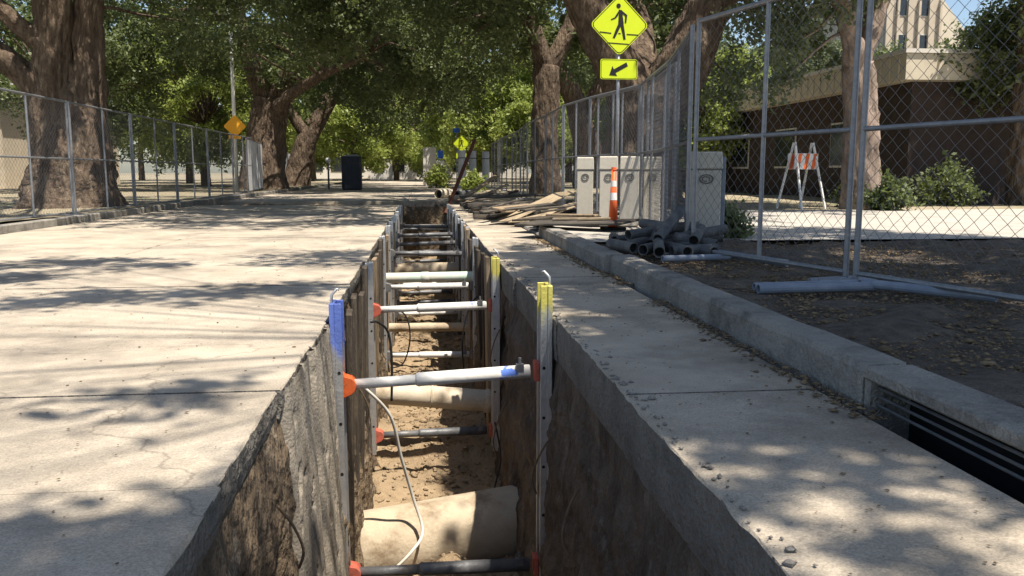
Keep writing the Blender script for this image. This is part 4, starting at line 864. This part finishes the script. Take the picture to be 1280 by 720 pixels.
for (x, y, sx, sy, c_, ra) in ((1.25, 3.6, .36, .8, 13, .30), (1.3, 5.4, .36, 1.1, 17, .30), (1.3, 7.8, .36, 1.3, 17, .32), (1.5, 10.0, .5, 1.0, 8, .36), (2.6, 5.0, .8, 2.0, 10, .5), (3.6, 7.0, 1.0, 1.6, 8, .5), (-2.6, 6.6, 2.2, .35, 9, .38), (-1.3, 7.2, .5, .3, 2, .34), (-4.6, 7.6, 1.5, .5, 5, .4), (-2.6, 9.0, 1.6, .3, 5, .4), (-1.4, 1.9, .8, .4, 6, .24), (-2.4, 2.6, .8, .35, 4, .24), (-1.15, 3.55, .3, .12, 2, .22), (-3.2, 3.9, .6, .3, 3, .3), (-4.5, 5.2, .8, .3, 3, .32)):
    for k in range(c_):
        q = Vector((x + rb.uniform(-sx, sx), y + rb.uniform(-sy, sy), 0)) + SUN * rb.uniform(8.6, 10.2)
        boughs.append((q.x, q.y, q.z, ra * rb.uniform(.7, 1.25)))
# oak standing on the kerb side, beyond the edge of the picture: its boughs shade the trench
tree('oak_tree', 'overhanging oak whose boughs dapple the trench with shade',
     [([(7.6, 2.2, 0), (7.5, 2.2, 1), (7.3, 2.2, 3), (7.0, 2.2, 4.8)], [1.0, .75, .62, .55]), ([(7.0, 2.2, 4.5), (5.8, 1.6, 6.2), (4.4, 1.9, 7.6), (3.6, 1.2, 8.4), (3.0, 1.7, 8.9)], [.34, .22, .12, .05, .02]), ([(7.0, 2.2, 4.6), (6.6, 4.0, 6.8), (5.6, 5.6, 8.4), (4.9, 7.8, 9.2)], [.36, .24, .14, .05]), ([(7.1, 2.2, 4.6), (7.9, .5, 7), (8.4, -2, 9)], [.36, .24, .1])],
     ellip((6.2, 2.6, 8.8), (3.6, 7.0, 2.0), 95, 9, (.55, 1.1), -.8) + ellip((4.4, 2.6, 9.2), (1.5, 5.5, 1.5), 40, 21, (.5, .9), -.9) + ellip((-.2, 2.4, 9.2), (3.4, 6.5, 1.4), 26, 10, (.45, .95), -.8), 160000, .11, 19, twig=.14, extra=boughs)
# background trees; the bright ones carry sunlight in their leaf colour
bgt = [(-17, 66, 6, 6, 'leaf_sunlit'), (-9.5, 78, 6, 5.5, 'leaf_sunlit'), (-2.5, 92, 6.5, 5.5, 'leaf_sunlit'), (5.5, 84, 5.5, 5, 'leaf_sunlit'), (11.5, 66, 5.5, 5.2, 'leaf_sunlit'), (8.2, 58, 2.8, 3.0, 'leaf_sunlit'), (18, 62, 6, 5.5, 'leaf_oak'), (25, 52, 5, 4.5, 'leaf_oak'),
       (-22, 52, 6, 5.5, 'leaf_oak'), (-15.5, 38, 4.2, 4.4, 'leaf_oak'), (-20, 30, 4.5, 5, 'leaf_oak'), (1.5, 104, 8, 7, 'leaf_oak'), (-14, 98, 8, 7.5, 'leaf_oak'), (15, 98, 8, 7.5, 'leaf_oak'), (21, 44, 3.5, 3.5, 'leaf_grey'), (30, 40, 4, 4, 'leaf_oak'), (11.0, 33, 2.2, 2.5, 'leaf_sunlit'), (-5, 66, 4.5, 5.0, 'leaf_sunlit'), (6, 68, 4, 4.4, 'leaf_sunlit'), (-12.5, 52, 4, 4.4, 'leaf_sunlit'), (-26, 40, 5, 5.5, 'leaf_oak'), (13.5, 50, 4, 5, 'leaf_oak'), (0, 128, 12, 9, 'leaf_oak'), (-26, 84, 9, 8, 'leaf_oak'), (24, 80, 8, 7.5, 'leaf_oak')]
BL = ['bright leafy tree behind the pale screened fence', 'bright tree between the leaning oak and the street end', 'bright tree behind the far cabinet at the street end', 'bright tree behind the pale pillar sign', 'bright tree behind the arching oak trunk', 'small bright tree beside the arching oak', "dark tree behind the low building's far corner", 'dark tree over the low building roof', "dark tree behind the twin-stemmed oak's far side", 'dark tree between the twin-stemmed oak and the orange sign', 'dark tree beside the pinkish tan building', 'large dark tree closing the end of the street', 'large dark tree behind the leaning oak', 'large dark tree behind the bright trees on the kerb side', 'grey-green tree beside the tall beige building', 'dark tree in front of the tall beige building', 'small bright tree between the forked oak and the low building', 'bright tree just past the leaning oak', 'bright tree behind the far upright bundles', 'bright tree behind the orange diamond sign', 'dark tree rising over the pinkish tan building', 'dark tree behind the small bright tree on the kerb side', 'broad dark tree behind the pale far building', 'broad dark tree far behind the screened fence', 'broad dark tree far behind the low building']
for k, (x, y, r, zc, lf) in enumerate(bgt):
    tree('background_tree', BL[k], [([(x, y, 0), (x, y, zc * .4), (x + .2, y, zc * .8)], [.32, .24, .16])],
         ellip((x, y, zc + .9), (r, r * .9, zc * .95), 60, 30 + k, (r * .16, r * .3), -1), 36000, .06 + y * .0022, 40 + k, leaf=lf, group='sunlit background trees' if lf == 'leaf_sunlit' else 'dark background trees', trunk_n=8)
# far street pipework, low shrubs
rs = random.Random(5)
SB = [(3.6, 9.9, .25, 'small green weed growing by the fenced bin'), (9.6, 16.7, .5, 'leafy plant at the foot of the pinkish trunk'), (10.6, 19.5, .7, 'dark shrub under the low building eave'), (12.0, 18.5, .8, 'shrub between the barricade and the building'), (6.8, 24, .6, 'low shrub at the foot of the forked oak'), (2.2, 36, .5, 'yellow-green shrub by the far fence foot'), (.95, 49, .8, 'shrub before the pale pillar sign')]
for x, y, r, lb in SB:
    root = empty('shrub', (x, y, .1)); tag(root, lb, 'shrub')
    v, f = crown_leaves([(0, 0, r * .6, r * .6), (r * .4, 0, r * .5, r * .5), (-r * .4, .1, r * .45, r * .5), (0, -.1, r, r * .45)], 2600, .06 + y * .0015, int(x * 10 + y))
    c = link('foliage', np_mesh('foliage', v, f, M['leaf_sunlit' if r < .85 and y > 20 else 'leaf_oak']), root); c['kind'] = 'stuff'
    m = MB(); m.tube([(0, 0, -.05), (0, 0, r * .6)], .02, 6); m.tube([(0, 0, 0), (r * .4, 0, r * .6)], .014, 6); m.build('stem', M['oak_bark'], root)
